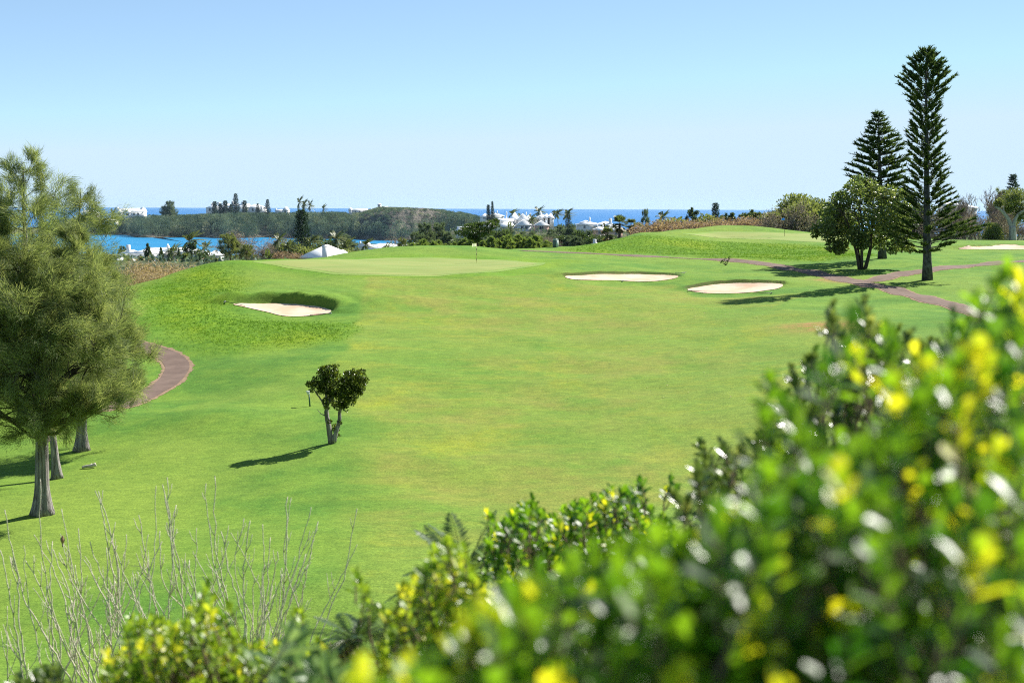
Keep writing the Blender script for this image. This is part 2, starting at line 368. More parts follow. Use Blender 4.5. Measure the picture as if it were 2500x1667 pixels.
# ------------------------------------------------------------------ turf zones
a_f = np.zeros_like(Z); a_a = np.zeros_like(Z)
d, _, _ = sdist(gx, gy, fairway[::2]); 
wob = .5 * np.sin(gx * .9) * np.sin(gy * .6 + 1)
a_f = np.clip(.5 - (d + wob) / np.interp(gy, [80, 96], [3.2, .7]), 0, 1)
d2, _, _ = sdist(gx, gy, apron[::2]); a_a = np.clip(.5 - d2 / 3.0, 0, 1)
# the wilder, thicker grass of the banks
def bank(pts, soft):
    p = smooth_poly(np.array([G(a, b, 90)[:2] for a, b in pts]), 4); dd, _, _ = sdist(gx, gy, p[::2]); return np.clip(.5 - dd / soft, 0, 1)
a_b = np.maximum(bank([(345,705),(400,684),(470,655),(540,645),(600,690),(560,740),(620,780),(850,790),(850,830),(640,850),(500,860),(400,810),(345,790)], 5),
                 bank([(1380,610),(1480,590),(1600,575),(1750,590),(2000,600),(2150,625),(2000,640),(1800,630),(1600,622),(1450,618)], 4))
dry = np.zeros_like(Z)
for px, py, r in [(1560,715,9),(1800,730,7),(1050,745,8),(1210,735,9),(1350,790,10),(930,690,7),(1150,1010,9),(1300,1000,8),(1100,1190,7),(1400,1170,8),(960,1000,6),(1480,890,8),(2010,800,3),(2050,795,2.5),(1050,1120,6),(1250,1250,6)]:
    g = G(px, py, 36); dry = np.maximum(dry, np.exp(-(((gx - g[0]) / (r * 1.3)) ** 2 + ((gy - g[1]) / r) ** 2)))
red = np.zeros_like(Z)
for px, py, r in [(2000,792,2.2),(2015,800,1.5),(1985,790,2.0),(2080,690,1.6),(2050,688,1.8),(2020,684,1.5)]:
    g = G(px, py, 80); red = np.maximum(red, np.exp(-(((gx - g[0]) / (r * 1.3)) ** 2 + ((gy - g[1]) / r) ** 2)))
m, n, l, p, out = newmat('turf')
tc = n.new("ShaderNodeTexCoord").outputs["Object"]
n_big = noise(n, l, .045, 4, .6, tc); n_mid = noise(n, l, .22, 5, .62, tc); n_sm = noise(n, l, 1.3, 5, .7, tc); n_fine = noise(n, l, 9, 5, .8, tc)
n_pat = noise(n, l, .10, 6, .6, tc, (1, .55, 1)); n_st = noise(n, l, .5, 4, .7, tc, (.25, 1.2, 1))
rough_c = mixc(n, l, ramp(n, l, n_mid, .41, .59), (.084, .182, .030), (.134, .228, .036))
rough_c = mixc(n, l, ramp(n, l, n_big, .46, .62), rough_c, (.158, .236, .042))
bank_c = mixc(n, l, ramp(n, l, n_sm, .3, .7), (.068, .160, .014), (.140, .240, .018))
bank_c = mixc(n, l, ramp(n, l, n_pat, .48, .66), bank_c, (.180, .250, .014))
fair_c = mixc(n, l, ramp(n, l, n_pat, .36, .66), (.108, .205, .032), (.172, .238, .044))
fair_c = mixc(n, l, ramp(n, l, n_st, .5, .75), fair_c, (.200, .240, .038))
fair_c = mixc(n, l, ramp(n, l, noise(n, l, .16, 6, .7, tc, (1, .6, 1)), .54, .70), fair_c, (.225, .262, .034))
mm = n.new("ShaderNodeMath"); mm.operation = 'MULTIPLY'; l.new(attr(n, 'dry'), mm.inputs[0]); l.new(ramp(n, l, n_mid, .38, .62), mm.inputs[1])
fair_c = mixc(n, l, mm.outputs[0], fair_c, (.200, .212, .052))
apr_c = mixc(n, l, ramp(n, l, n_pat, .35, .65), (.090, .205, .020), (.160, .250, .030))
c = mixc(n, l, attr(n, 'bank'), rough_c, bank_c)
c = mixc(n, l, attr(n, 'apron'), c, apr_c)
c = mixc(n, l, attr(n, 'fair'), c, fair_c)
mm2 = n.new("ShaderNodeMath"); mm2.operation = 'MULTIPLY'; l.new(attr(n, 'red'), mm2.inputs[0]); l.new(ramp(n, l, n_sm, .35, .6), mm2.inputs[1])
c = mixc(n, l, mm2.outputs[0], c, (.30, .15, .085))
g1 = mixc(n, l, ramp(n, l, n_fine, .3, .7), (.56, .60, .56), (1.38, 1.36, 1.24))
c = mixc(n, l, 1.0, c, g1, 'MULTIPLY')
g2 = mixc(n, l, ramp(n, l, n_sm, .3, .7), (.80, .84, .80), (1.17, 1.14, 1.06))
c = mixc(n, l, 1.0, c, g2, 'MULTIPLY')
n_gr = noise(n, l, 2.4, 5, .75, tc, (.35, 1.6, 1))
c = mixc(n, l, 1.0, c, mixc(n, l, ramp(n, l, n_gr, .3, .7), (.84, .86, .84), (1.14, 1.12, 1.04)), 'MULTIPLY')
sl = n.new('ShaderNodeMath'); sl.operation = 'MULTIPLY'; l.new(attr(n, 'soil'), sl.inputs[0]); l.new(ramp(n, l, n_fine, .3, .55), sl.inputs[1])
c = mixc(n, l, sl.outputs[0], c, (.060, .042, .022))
l.new(c, p.inputs["Base Color"]); p.inputs["Roughness"].default_value = .95; p.inputs["Specular IOR Level"].default_value = .1
bump(n, l, n_fine, .45, .08, p)
M['turf'] = m
def grid_faces(nr, nc):
    i = np.arange(nr - 1)[:, None] * nc; j = np.arange(nc - 1)[None]
    return np.stack([i + j, i + j + 1, i + nc + j + 1, i + nc + j], -1).reshape(-1, 4)
V = np.stack([gx, gy, Z], -1).reshape(-1, 3)
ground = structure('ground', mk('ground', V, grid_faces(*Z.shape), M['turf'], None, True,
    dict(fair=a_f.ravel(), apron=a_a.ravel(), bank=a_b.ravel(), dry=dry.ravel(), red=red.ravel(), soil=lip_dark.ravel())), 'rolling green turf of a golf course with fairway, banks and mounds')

def sheet(name, poly, mat, lift, label, rings=14):        # a sheet laid on the turf
    c = poly.mean(0); ts = np.linspace(0, 1, rings + 1)[1:]
    pts = [c[None]] + [c + (poly - c) * t for t in ts]
    V = np.concatenate(pts); z = H(V[:, 0], V[:, 1]) + lift
    k = len(poly); F = []
    for r in range(rings):
        for i in range(k):
            j = (i + 1) % k
            if r == 0: F.append([0, 1 + i, 1 + j])
            else:
                a = 1 + (r - 1) * k; b = 1 + r * k
                F += [[a + i, b + i, b + j], [a + i, b + j, a + j]]
    return structure(name, mk(name, np.concatenate([V, z[:, None]], 1), F, mat, None, True), label)
def greenmat(name, a, b):
    m, n, l, p, out = newmat(name); tc = n.new("ShaderNodeTexCoord").outputs["Object"]
    f = noise(n, l, .35, 5, .6, tc, (.3, 1, 1)); g = noise(n, l, 6, 3, .7, tc)
    c = mixc(n, l, ramp(n, l, f, .35, .65), a, b)
    c = mixc(n, l, 1.0, c, mixc(n, l, ramp(n, l, g, .3, .7), (.9, .9, .9), (1.08, 1.08, 1.06)), 'MULTIPLY')
    l.new(c, p.inputs["Base Color"]); p.inputs["Roughness"].default_value = .9; p.inputs["Specular IOR Level"].default_value = .15
    return m
M['green'] = greenmat('putting_turf', (.185, .250, .062), (.240, .270, .080)); M['collar'] = greenmat('collar_turf', (.150, .245, .045), (.205, .285, .060))
def grow(poly, d):
    c = poly.mean(0); r = poly - c; L = np.linalg.norm(r, axis=1, keepdims=True); return c + r * (L + d) / L
sheet('green_collar', grow(green1, 1.0), M['collar'], .016, 'lighter ring of turf round the big putting green')
sheet('putting_green', green1, M['green'], .024, 'wide pale putting green with the white flag')
sheet('green_collar', grow(green2, 1.0), M['collar'], .016, 'lighter ring of turf round the raised putting green')
sheet('putting_green', green2, M['green'], .024, 'pale putting green on the raised mound with the blue flag')
m, n, l, p, out = newmat('sand'); tc = n.new("ShaderNodeTexCoord").outputs["Object"]
f = noise(n, l, .35, 4, .6, tc); f2 = noise(n, l, 9, 3, .7, tc, (.3, 1, 1))
c = mixc(n, l, ramp(n, l, f, .42, .62), (.60, .465, .35), (.53, .365, .25))
c = mixc(n, l, 1.0, c, mixc(n, l, ramp(n, l, f2, .3, .7), (.93, .93, .93), (1.05, 1.05, 1.05)), 'MULTIPLY')
l.new(c, p.inputs["Base Color"]); p.inputs["Roughness"].default_value = .95; p.inputs["Specular IOR Level"].default_value = .1; bump(n, l, f2, .4, .03, p)
M['sand'] = m
for bp, lab in zip(bpolys, ['sand of the bunker cut into the bank below the putting green', 'long sand bunker right of the putting green', 'sand bunker half shaded by the tall pine', 'pale sand bunker beside the far trees']):
    sheet('sand', bp, M['sand'], .05, lab)
# ------------------------------------------------------------------ cart paths
M['path'] = surf('path_asphalt', (.116, .080, .064), (.190, .135, .106), .8, .9, .15, .3, .01, lo=.3, hi=.7)
M['path_edge'] = surf('path_edge', (.20, .135, .085), (.30, .21, .14), 2.5, .95, .1)
def strip(name, pts, width, mat, lift, label, across=7, wob=.0, seed=1):
    c = smooth_line(pts, 14); t = norm(np.gradient(c, axis=0)); nr = np.stack([-t[:, 1], t[:, 0]], 1)
    r = np.random.RandomState(seed); k = len(c)
    wd = width / 2 * np.ones((k, 2)) + wob * r.randn(k, 2)
    s = np.linspace(-1, 1, across)
    off = np.where(s[None] < 0, s[None] * wd[:, :1], s[None] * wd[:, 1:])
    xy = c[:, None] + nr[:, None] * off[..., None]
    V = np.concatenate([xy, (H(xy[..., 0], xy[..., 1]) + lift)[..., None]], -1).reshape(-1, 3)
    return structure(name, mk(name, V, grid_faces(k, across)[:, ::-1], mat, None, True), label)
def gl(pts, y0=60): return [G(a, b, y0)[:2] for a, b in pts]
def path(pts, width, label, seed, k, y0=60):
    q = gl(pts, y0); 
    strip('path_edge', q, width + .5, M['path_edge'], .018 + .004 * k, 'tan worn edge of ' + label, wob=.07, seed=seed)
    strip('cart_path', q, width, M['path'], .034 + .004 * k, label, wob=.02, seed=seed + 1)
lp = [G(260,835,80)[:2] + np.array([-1.5, 3]), G(328,842,80)[:2], G(400,858,80)[:2], G(438,885,80)[:2], G(440,912,80)[:2], G(405,945,80)[:2], G(355,972,80)[:2], G(280,1000,80)[:2], G(200,1020,80)[:2]]
path([(285,832),(330,842),(385,858),(424,880),(432,903),(407,936),(352,966),(280,992),(190,1005)], 1.75, 'brown cart path curving below the left bank', 5, 0, 85)
path([(1270,612),(1340,615),(1420,618),(1500,622),(1590,627),(1680,631),(1760,634),(1830,640),(1900,650),(1980,664),(2040,678),(2090,690),(2140,700),(2200,716),(2270,732),(2340,750),(2440,785)], 2.3, 'brown cart path running along the foot of the raised green', 9, 0, 100)
path([(2060,684),(2110,688),(2150,682),(2200,670),(2260,661),(2350,650),(2430,643),(2500,638),(2580,633)], 2.4, 'brown cart path branching off behind the tall pine', 12, 1, 100)
# ------------------------------------------------------------------ land beyond, island, sea
def sm(a, b, x): t = np.clip((x - a) / (b - a), 0, 1); return t * t * (3 - 2 * t)
def land_h(x, y):
    x = np.asarray(x, float); y = np.asarray(y, float); u = x / np.maximum(y, 1)
    left = 11.5 - 7.5 * sm(300, 420, y) - 7 * sm(560, 680, y)
    shore = 640 + 90 * np.sin(u * 25)
    right = 13.0 + 1.5 * sm(330, 480, y) - 18 * sm(640, 790, y)
    far_r = 16.0 + 1 * sm(250, 330, y) - 5 * sm(350, 470, y) - 18 * sm(560, 680, y)
    t1 = sm(-.075, -.035, u); t2 = sm(.06, .12, u)
    h = left * (1 - t1) + right * t1
    h = h * (1 - t2) + far_r * t2
    return h + .5 * np.sin(x * .05) * np.sin(y * .043)
LX = np.arange(-420, 461, 8.0); LY = np.arange(238, 830, 8.0)
lx, ly = np.meshgrid(LX, LY); lz = land_h(lx, ly)
lz[0] -= 8; lz[1] -= 3
M['scrub_ground'] = surf('scrub_ground', (.030, .050, .018), (.11, .105, .05), .12, .95, .1, .5, .5)
structure('coastal_land', mk('coastal_land', np.stack([lx, ly, lz], -1).reshape(-1, 3), grid_faces(*lx.shape), M['scrub_ground'], None, True), 'scrubby coastal land between the course and the bay')
def island_front(u): return 1010 - 40 * sm(700, 950, u) + 14 * np.sin(u * .031) + 75 * sm(-345, -300, -u)
def island_h(x, y):
    x = np.asarray(x, float); y = np.asarray(y, float); u = 1250 + FPX * x / y
    front = island_front(u)
    ridge = np.interp(u, [-200, 180, 290, 380, 480, 560, 640, 700, 800, 850, 900, 960, 1030, 1070, 1110, 1160, 1230, 1400], [3, 4, 4, 6, 8, 10, 10, 9, 9, 12, 19, 21.5, 20.5, 18.5, 15, 9, 5, 3])
    steep = 22 + 35 * sm(780, 700, u)
    up = sm(0, 1, (y - front) / (steep + 20))
    return -2 + (ridge + 2) * up * (1 - .9 * sm(1130, 1330, y)) + 1.2 * np.sin(x * .09 + np.sin(y * .05)) * up + .8 * np.sin(x * .23) * np.sin(y * .19) * up + 2.2 * np.sin(x * .14 + 2 * np.sin(y * .06)) * up * (1 - up) * 4 * sm(820, 900, u)
IX = np.arange(-420, 61, 4.0); IY = np.arange(960, 1380, 4.0)
ix, iy = np.meshgrid(IX, IY); iz = island_h(ix, iy)
structure('island', mk('island', np.stack([ix, iy, iz], -1).reshape(-1, 3), grid_faces(*ix.shape), M['rock'], None, True), 'rocky wooded headland across the bay')
def watermat(name, a, b, sc_):
    m, n, l, p, out = newmat(name); tc = n.new("ShaderNodeTexCoord").outputs["Object"]
    f = noise(n, l, sc_, 4, .6, tc, (.35, 1, 1)); g = noise(n, l, .25, 4, .7, tc, (.5, 1, 1))
    l.new(mixc(n, l, ramp(n, l, f, .35, .65), a, b), p.inputs["Base Color"]); p.inputs["Roughness"].default_value = .45
    p.inputs["Specular IOR Level"].default_value = .12; bump(n, l, g, .6, .4, p); return m
M['sea'] = watermat('sea_water', (.005, .110, .315), (.008, .130, .355), .004); M['bay'] = watermat('bay_water', (.008, .165, .345), (.012, .200, .395), .012)
th = np.linspace(0, 2 * np.pi, 97)[:-1]; V = [[0, 500, 0]]; F = []
for r in (600, 1500, 4000, 9500): V += [[math.cos(t) * r, 500 + math.sin(t) * r, 0] for t in th]
for i in range(96):
    j = (i + 1) % 96; F.append([0, 1 + i, 1 + j])
    for r in range(3):
        a = 1 + r * 96; b = a + 96; F += [[a + i, b + i, b + j], [a + i, b + j, a + j]]
structure('sea', mk('sea', V, F, M['sea'], None, True), 'deep blue open sea reaching to the horizon')
bay = np.array([[-520, 540], [-100, 560], [40, 620], [40, 900], [10, 1060], [-300, 1120], [-330, 1240], [-520, 1240]], float)
c = bay.mean(0); V = [[c[0], c[1], .05]] + [[a, b, .05] for a, b in bay]
structure('bay', mk('bay', V, [[0, 1 + i, 1 + (i + 1) % 8] for i in range(8)], M['bay']), 'turquoise bay between the villas and the headland')
# ------------------------------------------------------------------ plant generators (each returns meshes in metres, base at 0,0,0)
def rdir(rs, n): return norm(rs.randn(n, 3))
def line(a, b, n, sag=0.0, rs=None, jit=0.0):
    t = np.linspace(0, 1, n)[:, None]; p = np.asarray(a) * (1 - t) + np.asarray(b) * t
    p[:, 2] += sag * np.sin(np.pi * t[:, 0])
    if rs is not None and jit: p[1:-1] += rs.randn(n - 2, 3) * jit
    return p
def samp(pl, t):
    k = len(pl) - 1; f = np.clip(t, 0, 1) * k; i = np.minimum(f.astype(int), k - 1); u = (f - i)[:, None]
    return pl[i] * (1 - u) + pl[i + 1] * u, norm(pl[i + 1] - pl[i])

def tree(rs, h, rad, r0, n_limb=26, cb=.18, elev=(35, 60), clumps=7, per=40, clump_r=.5, leaf=(.3, .03), kind='tri', out=.6, droop=.5, spread=.7,
         lean=(0, 0), bark='bark_grey', leafm='casuarina', leaders=None, sides=10, flute=0, tintfn=None, name='', trunk_top=.97, wind=(0, 0), limb_r=.4, low=.35, sub=4, jit=.06):
    """rad(t): crown radius at height fraction t; leaders: extra stems [(start frac, end xyz)]"""
    T = MB(); C = MB(); LB = MB()
    top = np.array([lean[0], lean[1], h])
    n = 14; tt = np.linspace(0, trunk_top, n)
    tr = np.stack([lean[0] * tt ** 1.5 + .02 * h * np.sin(tt * 5 + rs.rand() * 6) * tt, lean[1] * tt ** 1.5 + .02 * h * np.sin(tt * 4 + rs.rand() * 6) * tt, h * tt], 1)
    rr = r0 * (1 - .93 * tt ** .8); rr[0] *= 1.32; rr[1] *= 1.05
    if flute:
        q = np.linspace(0, 1, 50); trp = np.stack([np.interp(q, tt / trunk_top, tr[:, k]) for k in range(3)], 1)
        rp = np.interp(q, tt / trunk_top, rr); rp[:4] *= np.array([1.22, 1.1, 1.04, 1.0])
        T.tube(trp, rp, 22, flute=flute)
    else: T.tube(tr, rr, sides)
    stems = [(tr, rr, 1.0)]
    for (s, e) in (leaders or []):
        a, _ = samp(tr, np.array([s / trunk_top])); e = np.asarray(e, float)
        pl = line(a[0], e, 9, rs=rs, jit=h * .012); pl[1:, :2] += (np.sin(np.linspace(0, np.pi, 8)) * .04 * h)[:, None] * norm((e - a[0])[None, :2])
        r_ = np.linspace(r0 * .5, r0 * .04, 9); LB.tube(pl, r_, 7); stems.append((pl, r_, e[2] / h))
    tips = []; dirs = []; wts = []; Rm = max(rad(q_ / 20) for q_ in range(21))
    ga = rs.rand() * 6.28
    for si, (pl, r_, hh) in enumerate(stems):
        nl = n_limb if si == 0 else max(5, int(n_limb * .45))
        for i in range(nl):
            f = (i + rs.rand()) / nl
            z0 = cb * h if si == 0 else pl[0][2] + .2 * (pl[-1][2] - pl[0][2])
            z = z0 + (pl[-1][2] - z0) * f ** .95
            k = np.interp(z, pl[:, 2], np.arange(len(pl))); s, _ = samp(pl, np.array([k / (len(pl) - 1)])); s = s[0]
            R = rad(z / h) * rs.uniform(.65, 1.1) * (1 if si == 0 else .85 * (1 - .8 * f))
            ga += 2.4 + rs.uniform(-.4, .4); el = math.radians(rs.uniform(*elev)) * (1 if z < .8 * h else 1.15)
            d = np.array([math.cos(ga), math.sin(ga), 0])
            e = s + d * R + np.array([wind[0], wind[1], 0]) * R + np.array([0, 0, R * math.tan(min(el, 1.25)) * .75])
            pl2 = line(s, e, 6, sag=-R * .10 * (1 if droop > .3 else .3), rs=rs, jit=R * jit)
            rb = max(.012 * h / 10, np.interp(k, np.arange(len(pl)), r_) * limb_r)
            LB.tube(pl2, np.linspace(rb, rb * .15, 6), 5, cap=False)
            q = rs.uniform(low, 1, sub); b, bd = samp(pl2, q)
            fr = min(1.0, .34 + R / Rm); sb = max(2, int(round(sub * min(1, .25 + fr * .85)))); cl = max(2, int(round(clumps * (.3 + .7 * fr))))
            for j in range(sb):
                L = R * rs.uniform(.25, .5) + .15 * fr
                dd = norm(bd[j] * .7 + rdir(rs, 1)[0] * .75 + np.array([0, 0, .15]))
                e2 = b[j] + dd * L; tw = line(b[j], e2, 4, rs=rs, jit=L * .05)
                LB.tube(tw, np.linspace(rb * .3, rb * .08, 4), 4, cap=False)
                tq = rs.uniform(.25, 1.05, cl); c, cd = samp(tw, tq); tips.append(c + rs.randn(cl, 3) * clump_r * .3 * fr); dirs.append(cd); wts.append(np.full(cl, fr))
            c, cd = samp(pl2, np.array([.85, .95, 1.0])); tips.append(c); dirs.append(cd); wts.append(np.full(3, fr))
        c, cd = samp(pl, np.linspace(.88, 1.0, 3)); tips.append(c); dirs.append(cd); wts.append(np.full(3, .15))
    tips = np.concatenate(tips); dirs = np.concatenate(dirs); m = len(tips)
    wts = np.concatenate(wts)
    ci = np.repeat(np.arange(m), per); k = len(ci); wt = wts[ci][:, None]
    D = norm(dirs[ci] * out + rdir(rs, k) * spread * (.5 + .5 * wt) + np.array([wind[0], wind[1], 0]) * .5 + np.array([0, 0, -1.0]) * droop * rs.rand(k)[:, None] * (wt * 1.8 - .8))
    Pt = tips[ci] + rdir(rs, k) * (rs.rand(k) ** .6)[:, None] * clump_r * (.25 + .75 * wt)
    ti = np.clip(.5 + .22 * rs.randn(m)[ci] + .15 * rs.randn(k), 0, 1)
    C.leaves(Pt, D, rdir(rs, k), leaf[0] * rs.uniform(.6, 1.25, k), leaf[1] * rs.uniform(.7, 1.3, k), kind, ti)
    return T.mesh('trunk', M[bark], True), C.mesh('crown', M[leafm]), LB.mesh('branches', M['bark_dark'], True)

def bare(rs, h, rad, n, bark='dry_grey', r0=.12, levels=3, up=.8, leaf=None, leafm='dry_grey', per=0):
    """leafless tree or scrub: forked twigs"""
    T = MB(); C = MB(); ends = []
    def rec(p, d, L, r, lv):
        e = p + d * L; pl = line(p, e, 4, rs=rs, jit=L * .05); T.tube(pl, np.linspace(r, r * .55, 4), 4 if lv < 2 else 5, cap=False, t=rs.rand())
        if lv == 0: ends.append(e); return
        for _ in range(rs.randint(2, 5)):
            q = rs.uniform(.45, 1); s, _d = samp(pl, np.array([q]))
            nd = norm(d * .9 + rdir(rs, 1)[0] * .62 + np.array([0, 0, .25 * up])); rec(s[0], nd, L * rs.uniform(.5, .8), max(r * .5, .018 * h / 5), lv - 1)
    for i in range(n):
        a = rs.rand() * 6.28; q = rs.rand() ** .5 * rad * .35
        p = np.array([math.cos(a) * q, math.sin(a) * q, 0]); d = norm(np.array([math.cos(a) * rad / h * rs.rand(), math.sin(a) * rad / h * rs.rand(), 1.0]))
        rec(p, d, h * rs.uniform(.38, .5), r0 * rs.uniform(.6, 1), levels)
    if leaf:
        e = np.array(ends); k = len(e) * per; ci = np.repeat(np.arange(len(e)), per)
        C.leaves(e[ci] + rdir(rs, k) * (leaf[0] * 2.2), rdir(rs, k), rdir(rs, k), leaf[0] * rs.uniform(.6, 1.3, k), leaf[1], 'dia', np.clip(.5 + .3 * rs.randn(k), 0, 1))
        return T.mesh('trunk', M[bark], True), C.mesh('crown', M[leafm])
    return T.mesh('trunk', M[bark], True), None

def shrubball(rs, h, w, n, leaf, leafm, kind='dia', up=.3, lumps=9, bark='bark_dark', stems=5, tall=0):
    """dense rounded bush: leaves on and inside overlapping lumps"""
    T = MB(); C = MB(); cs = []
    for i in range(lumps):
        a = rs.rand() * 6.28; q = rs.rand() ** .5 * .55 * w / 2; z = rs.uniform(.3, .74) * h * (1 - .35 * (q / (w / 2)))
        r = rs.uniform(.26, .42) * min(w, h * 1.2); cs.append((math.cos(a) * q, math.sin(a) * q, z, r * .9, min(r, h - z) * 1.0))
    cs.append((0, 0, h * .55, w * .3, h * .45))
    cs = np.array(cs); ci = rs.randint(0, len(cs), n); d = rdir(rs, n); q = rs.uniform(.55, 1.04, n)[:, None]
    Pt = cs[ci, :3] + d * q * cs[ci][:, [3, 3, 4]]; Pt[:, 2] = np.abs(Pt[:, 2])
    if tall: Pt[:, :2] += rs.randn(n, 2) * 0
    D = norm(d + rdir(rs, n) * .7 + np.array([0, 0, up]))
    lump_t = rs.randn(len(cs)) * .12
    C.leaves(Pt, D, rdir(rs, n), leaf[0] * rs.uniform(.6, 1.3, n), leaf[1] * rs.uniform(.7, 1.2, n), kind, np.clip(.5 + lump_t[ci] + .2 * rs.randn(n), 0, 1))
    for i in range(stems):
        e = cs[i % len(cs), :3]; T.tube(line((rs.randn() * .1, rs.randn() * .1, 0), e, 5, rs=rs, jit=.05), np.linspace(.05 * h / 3, .015, 5), 5)
    return T.mesh('trunk', M[bark], True), C.mesh('crown', M[leafm])

def norfolk(rs, h, prof, r0, gap, per=6, upc=.25, tuft=.5, inner=.35, tw=.07, dens=5, leafm='norfolk', z0=.1, droopb=0.0, bark='bark_pine', extra=(), kind='dia', lean=(0, 0)):
    T = MB(); C = MB(); n = 12; tt = np.linspace(0, 1, n)
    tr = np.stack([lean[0] * tt, lean[1] * tt, h * tt], 1); rr = r0 * (1 - .94 * tt); rr[0] *= 1.25
    T.tube(tr, rr, 10)
    z = z0 * h; a0 = 0; br = []
    while z < h * .995:
        t = z / h; a0 += .55 + rs.uniform(-.2, .2)
        for k in range(per):
            a = a0 + k * 2 * math.pi / per + rs.uniform(-.18, .18); R = prof(t, a) * rs.choice([1, 1, 1, 1, .6]) * rs.uniform(.74, 1.12)
            if R > .08: br.append((z + rs.uniform(-.1, .1), a, R, t))
        z += gap * (1 - .45 * t) * rs.uniform(.85, 1.15)
    br += list(extra)
    pts = []; dr = []
    for (z, a, R, t) in br:
        s = np.array([lean[0] * t, lean[1] * t, z]); q = np.linspace(0, 1, 7); d = np.array([math.cos(a), math.sin(a), 0])
        uu = upc(t) if callable(upc) else upc
        rise = R * (uu * q ** 2 * 1.3 - droopb * q + .10 * q)
        pl = s + d * (R * q)[:, None]; pl[:, 2] = np.minimum(pl[:, 2] + rise, h - .25 * (R * q) ** 2 / max(R, .1) * .3)
        T.tube(pl, np.linspace(.018 + .012 * R, .008, 7), 4, cap=False)
        m = max(3, int(dens * R)); qq = rs.uniform(inner, 1.0, m) ** .8; b, bd = samp(pl, qq)
        side = np.cross(bd, [0, 0, 1.0]); sg = rs.choice([-1, 1], m)[:, None]
        D = norm(bd * .8 + side * sg * rs.uniform(.2, 1.0, m)[:, None] + np.array([0, 0, 1]) * rs.uniform(.1, .9, m)[:, None] * (.6 + uu))
        pts.append(b); dr.append(D); pts.append(pl[-1:]); dr.append(bd[-1:])
    pts = np.concatenate(pts); dr = np.concatenate(dr); m = len(pts); t1 = np.clip(.45 + .25 * rs.randn(m), 0, 1)
    L = tuft * rs.uniform(.6, 1.25, m)
    for q in range(2): C.leaves(pts, dr, rdir(rs, m), L, tw, kind, t1)
    per2 = 5; ci = np.repeat(np.arange(m), per2); k = len(ci); u = rs.rand(k)
    C.leaves(pts[ci] + dr[ci] * (L[ci] * u)[:, None], norm(dr[ci] * .9 + rdir(rs, k) * .7), rdir(rs, k), tw * rs.uniform(1.3, 2.4, k), tw * .5, 'tri', np.clip(t1[ci] + .15 * rs.randn(k), 0, 1))
    return T.mesh('trunk', M[bark], True), C.mesh('crown', M[leafm])

def palm(rs, h, frond=3.0, nf=20, r0=.16, bend=(.3, 0), wind=(.35, 0), leaflets=14, lw=.17, mat='palm', skirt=0):
    T = MB(); C = MB(); n = 9; tt = np.linspace(0, 1, n)
    tr = np.stack([bend[0] * tt ** 2, bend[1] * tt ** 2, h * tt], 1); rr = r0 * (1 - .4 * tt); rr[0] *= 1.4
    T.tube(tr, rr, 8); top = tr[-1]
    for i in range(nf + skirt):
        a = i * 2.4 + rs.rand() * .4; el = rs.uniform(-.35, 1.25) if i < nf else rs.uniform(-1.2, -.7)
        L = frond * rs.uniform(.8, 1.1); q = np.linspace(0, 1, 8)
        d = np.array([math.cos(a) * math.cos(el), math.sin(a) * math.cos(el), math.sin(el)])
        pl = top + d * (L * q)[:, None]; pl[:, 2] -= L * .42 * q ** 2 * math.cos(el); pl[:, 0] += wind[0] * L * q ** 2; pl[:, 1] += wind[1] * L * q ** 2
        C.tube(pl, np.linspace(.03, .008, 8) * frond / 3, 3, t=.55, cap=False)
        qq = np.linspace(.12, 1, leaflets); b, bd = samp(pl, qq); side = norm(np.cross(bd, [0, 0, 1.0]) + 1e-6)
        ll = L * .26 * np.sin(np.pi * (qq * .8 + .12)) * rs.uniform(.85, 1.1, leaflets)
        t1 = np.clip(.4 + .2 * rs.randn() + .12 * rs.randn(leaflets), 0, 1) if i < nf else np.full(leaflets, .97)
        for sg in (-1, 1):
            D = norm(side * sg + bd * .75 + np.array([0, 0, -.35]) + np.array([wind[0], wind[1], 0]) * .6 + rdir(rs, leaflets) * .08)
            C.leaves(b, D, np.cross(D, bd), ll, lw, 'dia', t1)
    return T.mesh('trunk', M['bark_palm' if mat != 'palm_near' else 'bark_dark'], True), C.mesh('crown', M[mat])

def fanpalm(rs, h, R=1.5, nf=30, r0=.2, skirt=14, mat='palm', blades=11):
    T = MB(); C = MB(); T.tube([[0, 0, 0], [.03, 0, h * .5], [0, 0, h]], [r0 * 1.2, r0, r0 * .85], 9)
    top = np.array([0, 0, h])
    for i in range(nf + skirt):
        a = rs.rand() * 6.28; el = rs.uniform(-.5, 1.4) if i < nf else rs.uniform(-1.45, -.8)
        d = np.array([math.cos(a) * math.cos(el), math.sin(a) * math.cos(el), math.sin(el)]); st = top + d * R * .45
        C.tube([top, st], [.02, .015], 3, t=.4, cap=False)
        s = norm(np.cross(d, [0, 0, 1.0]) + 1e-6); f = np.linspace(-1.25, 1.25, blades)
        D = norm(d[None] * np.cos(f)[:, None] + s[None] * np.sin(f)[:, None] + np.array([0, 0, -.12]) + rdir(rs, blades) * .08)
        C.leaves(np.repeat(st[None], blades, 0), D, np.repeat(np.cross(s, d)[None], blades, 0), R * .58 * rs.uniform(.85, 1.1, blades), R * .14, 'dia', np.clip((.35 if i < nf else .95) + .12 * rs.randn(), 0, 1))
    return T.mesh('trunk', M['bark_dark'], True), C.mesh('crown', M[mat])

def plant(name, label, cat, loc, parts, group=None, rz=0, names=('trunk', 'crown', 'branches'), scale=1):
    t = thing(name, label, cat, loc, group, rz); t.scale = (scale,) * 3
    for nm, me in zip(names, parts):
        if me is not None: obj(nm, me, t)
    return t
# ------------------------------------------------------------------ big trees on the course
def top_h(px, py, Y, zb): return P(px, py, Y)[2] - zb
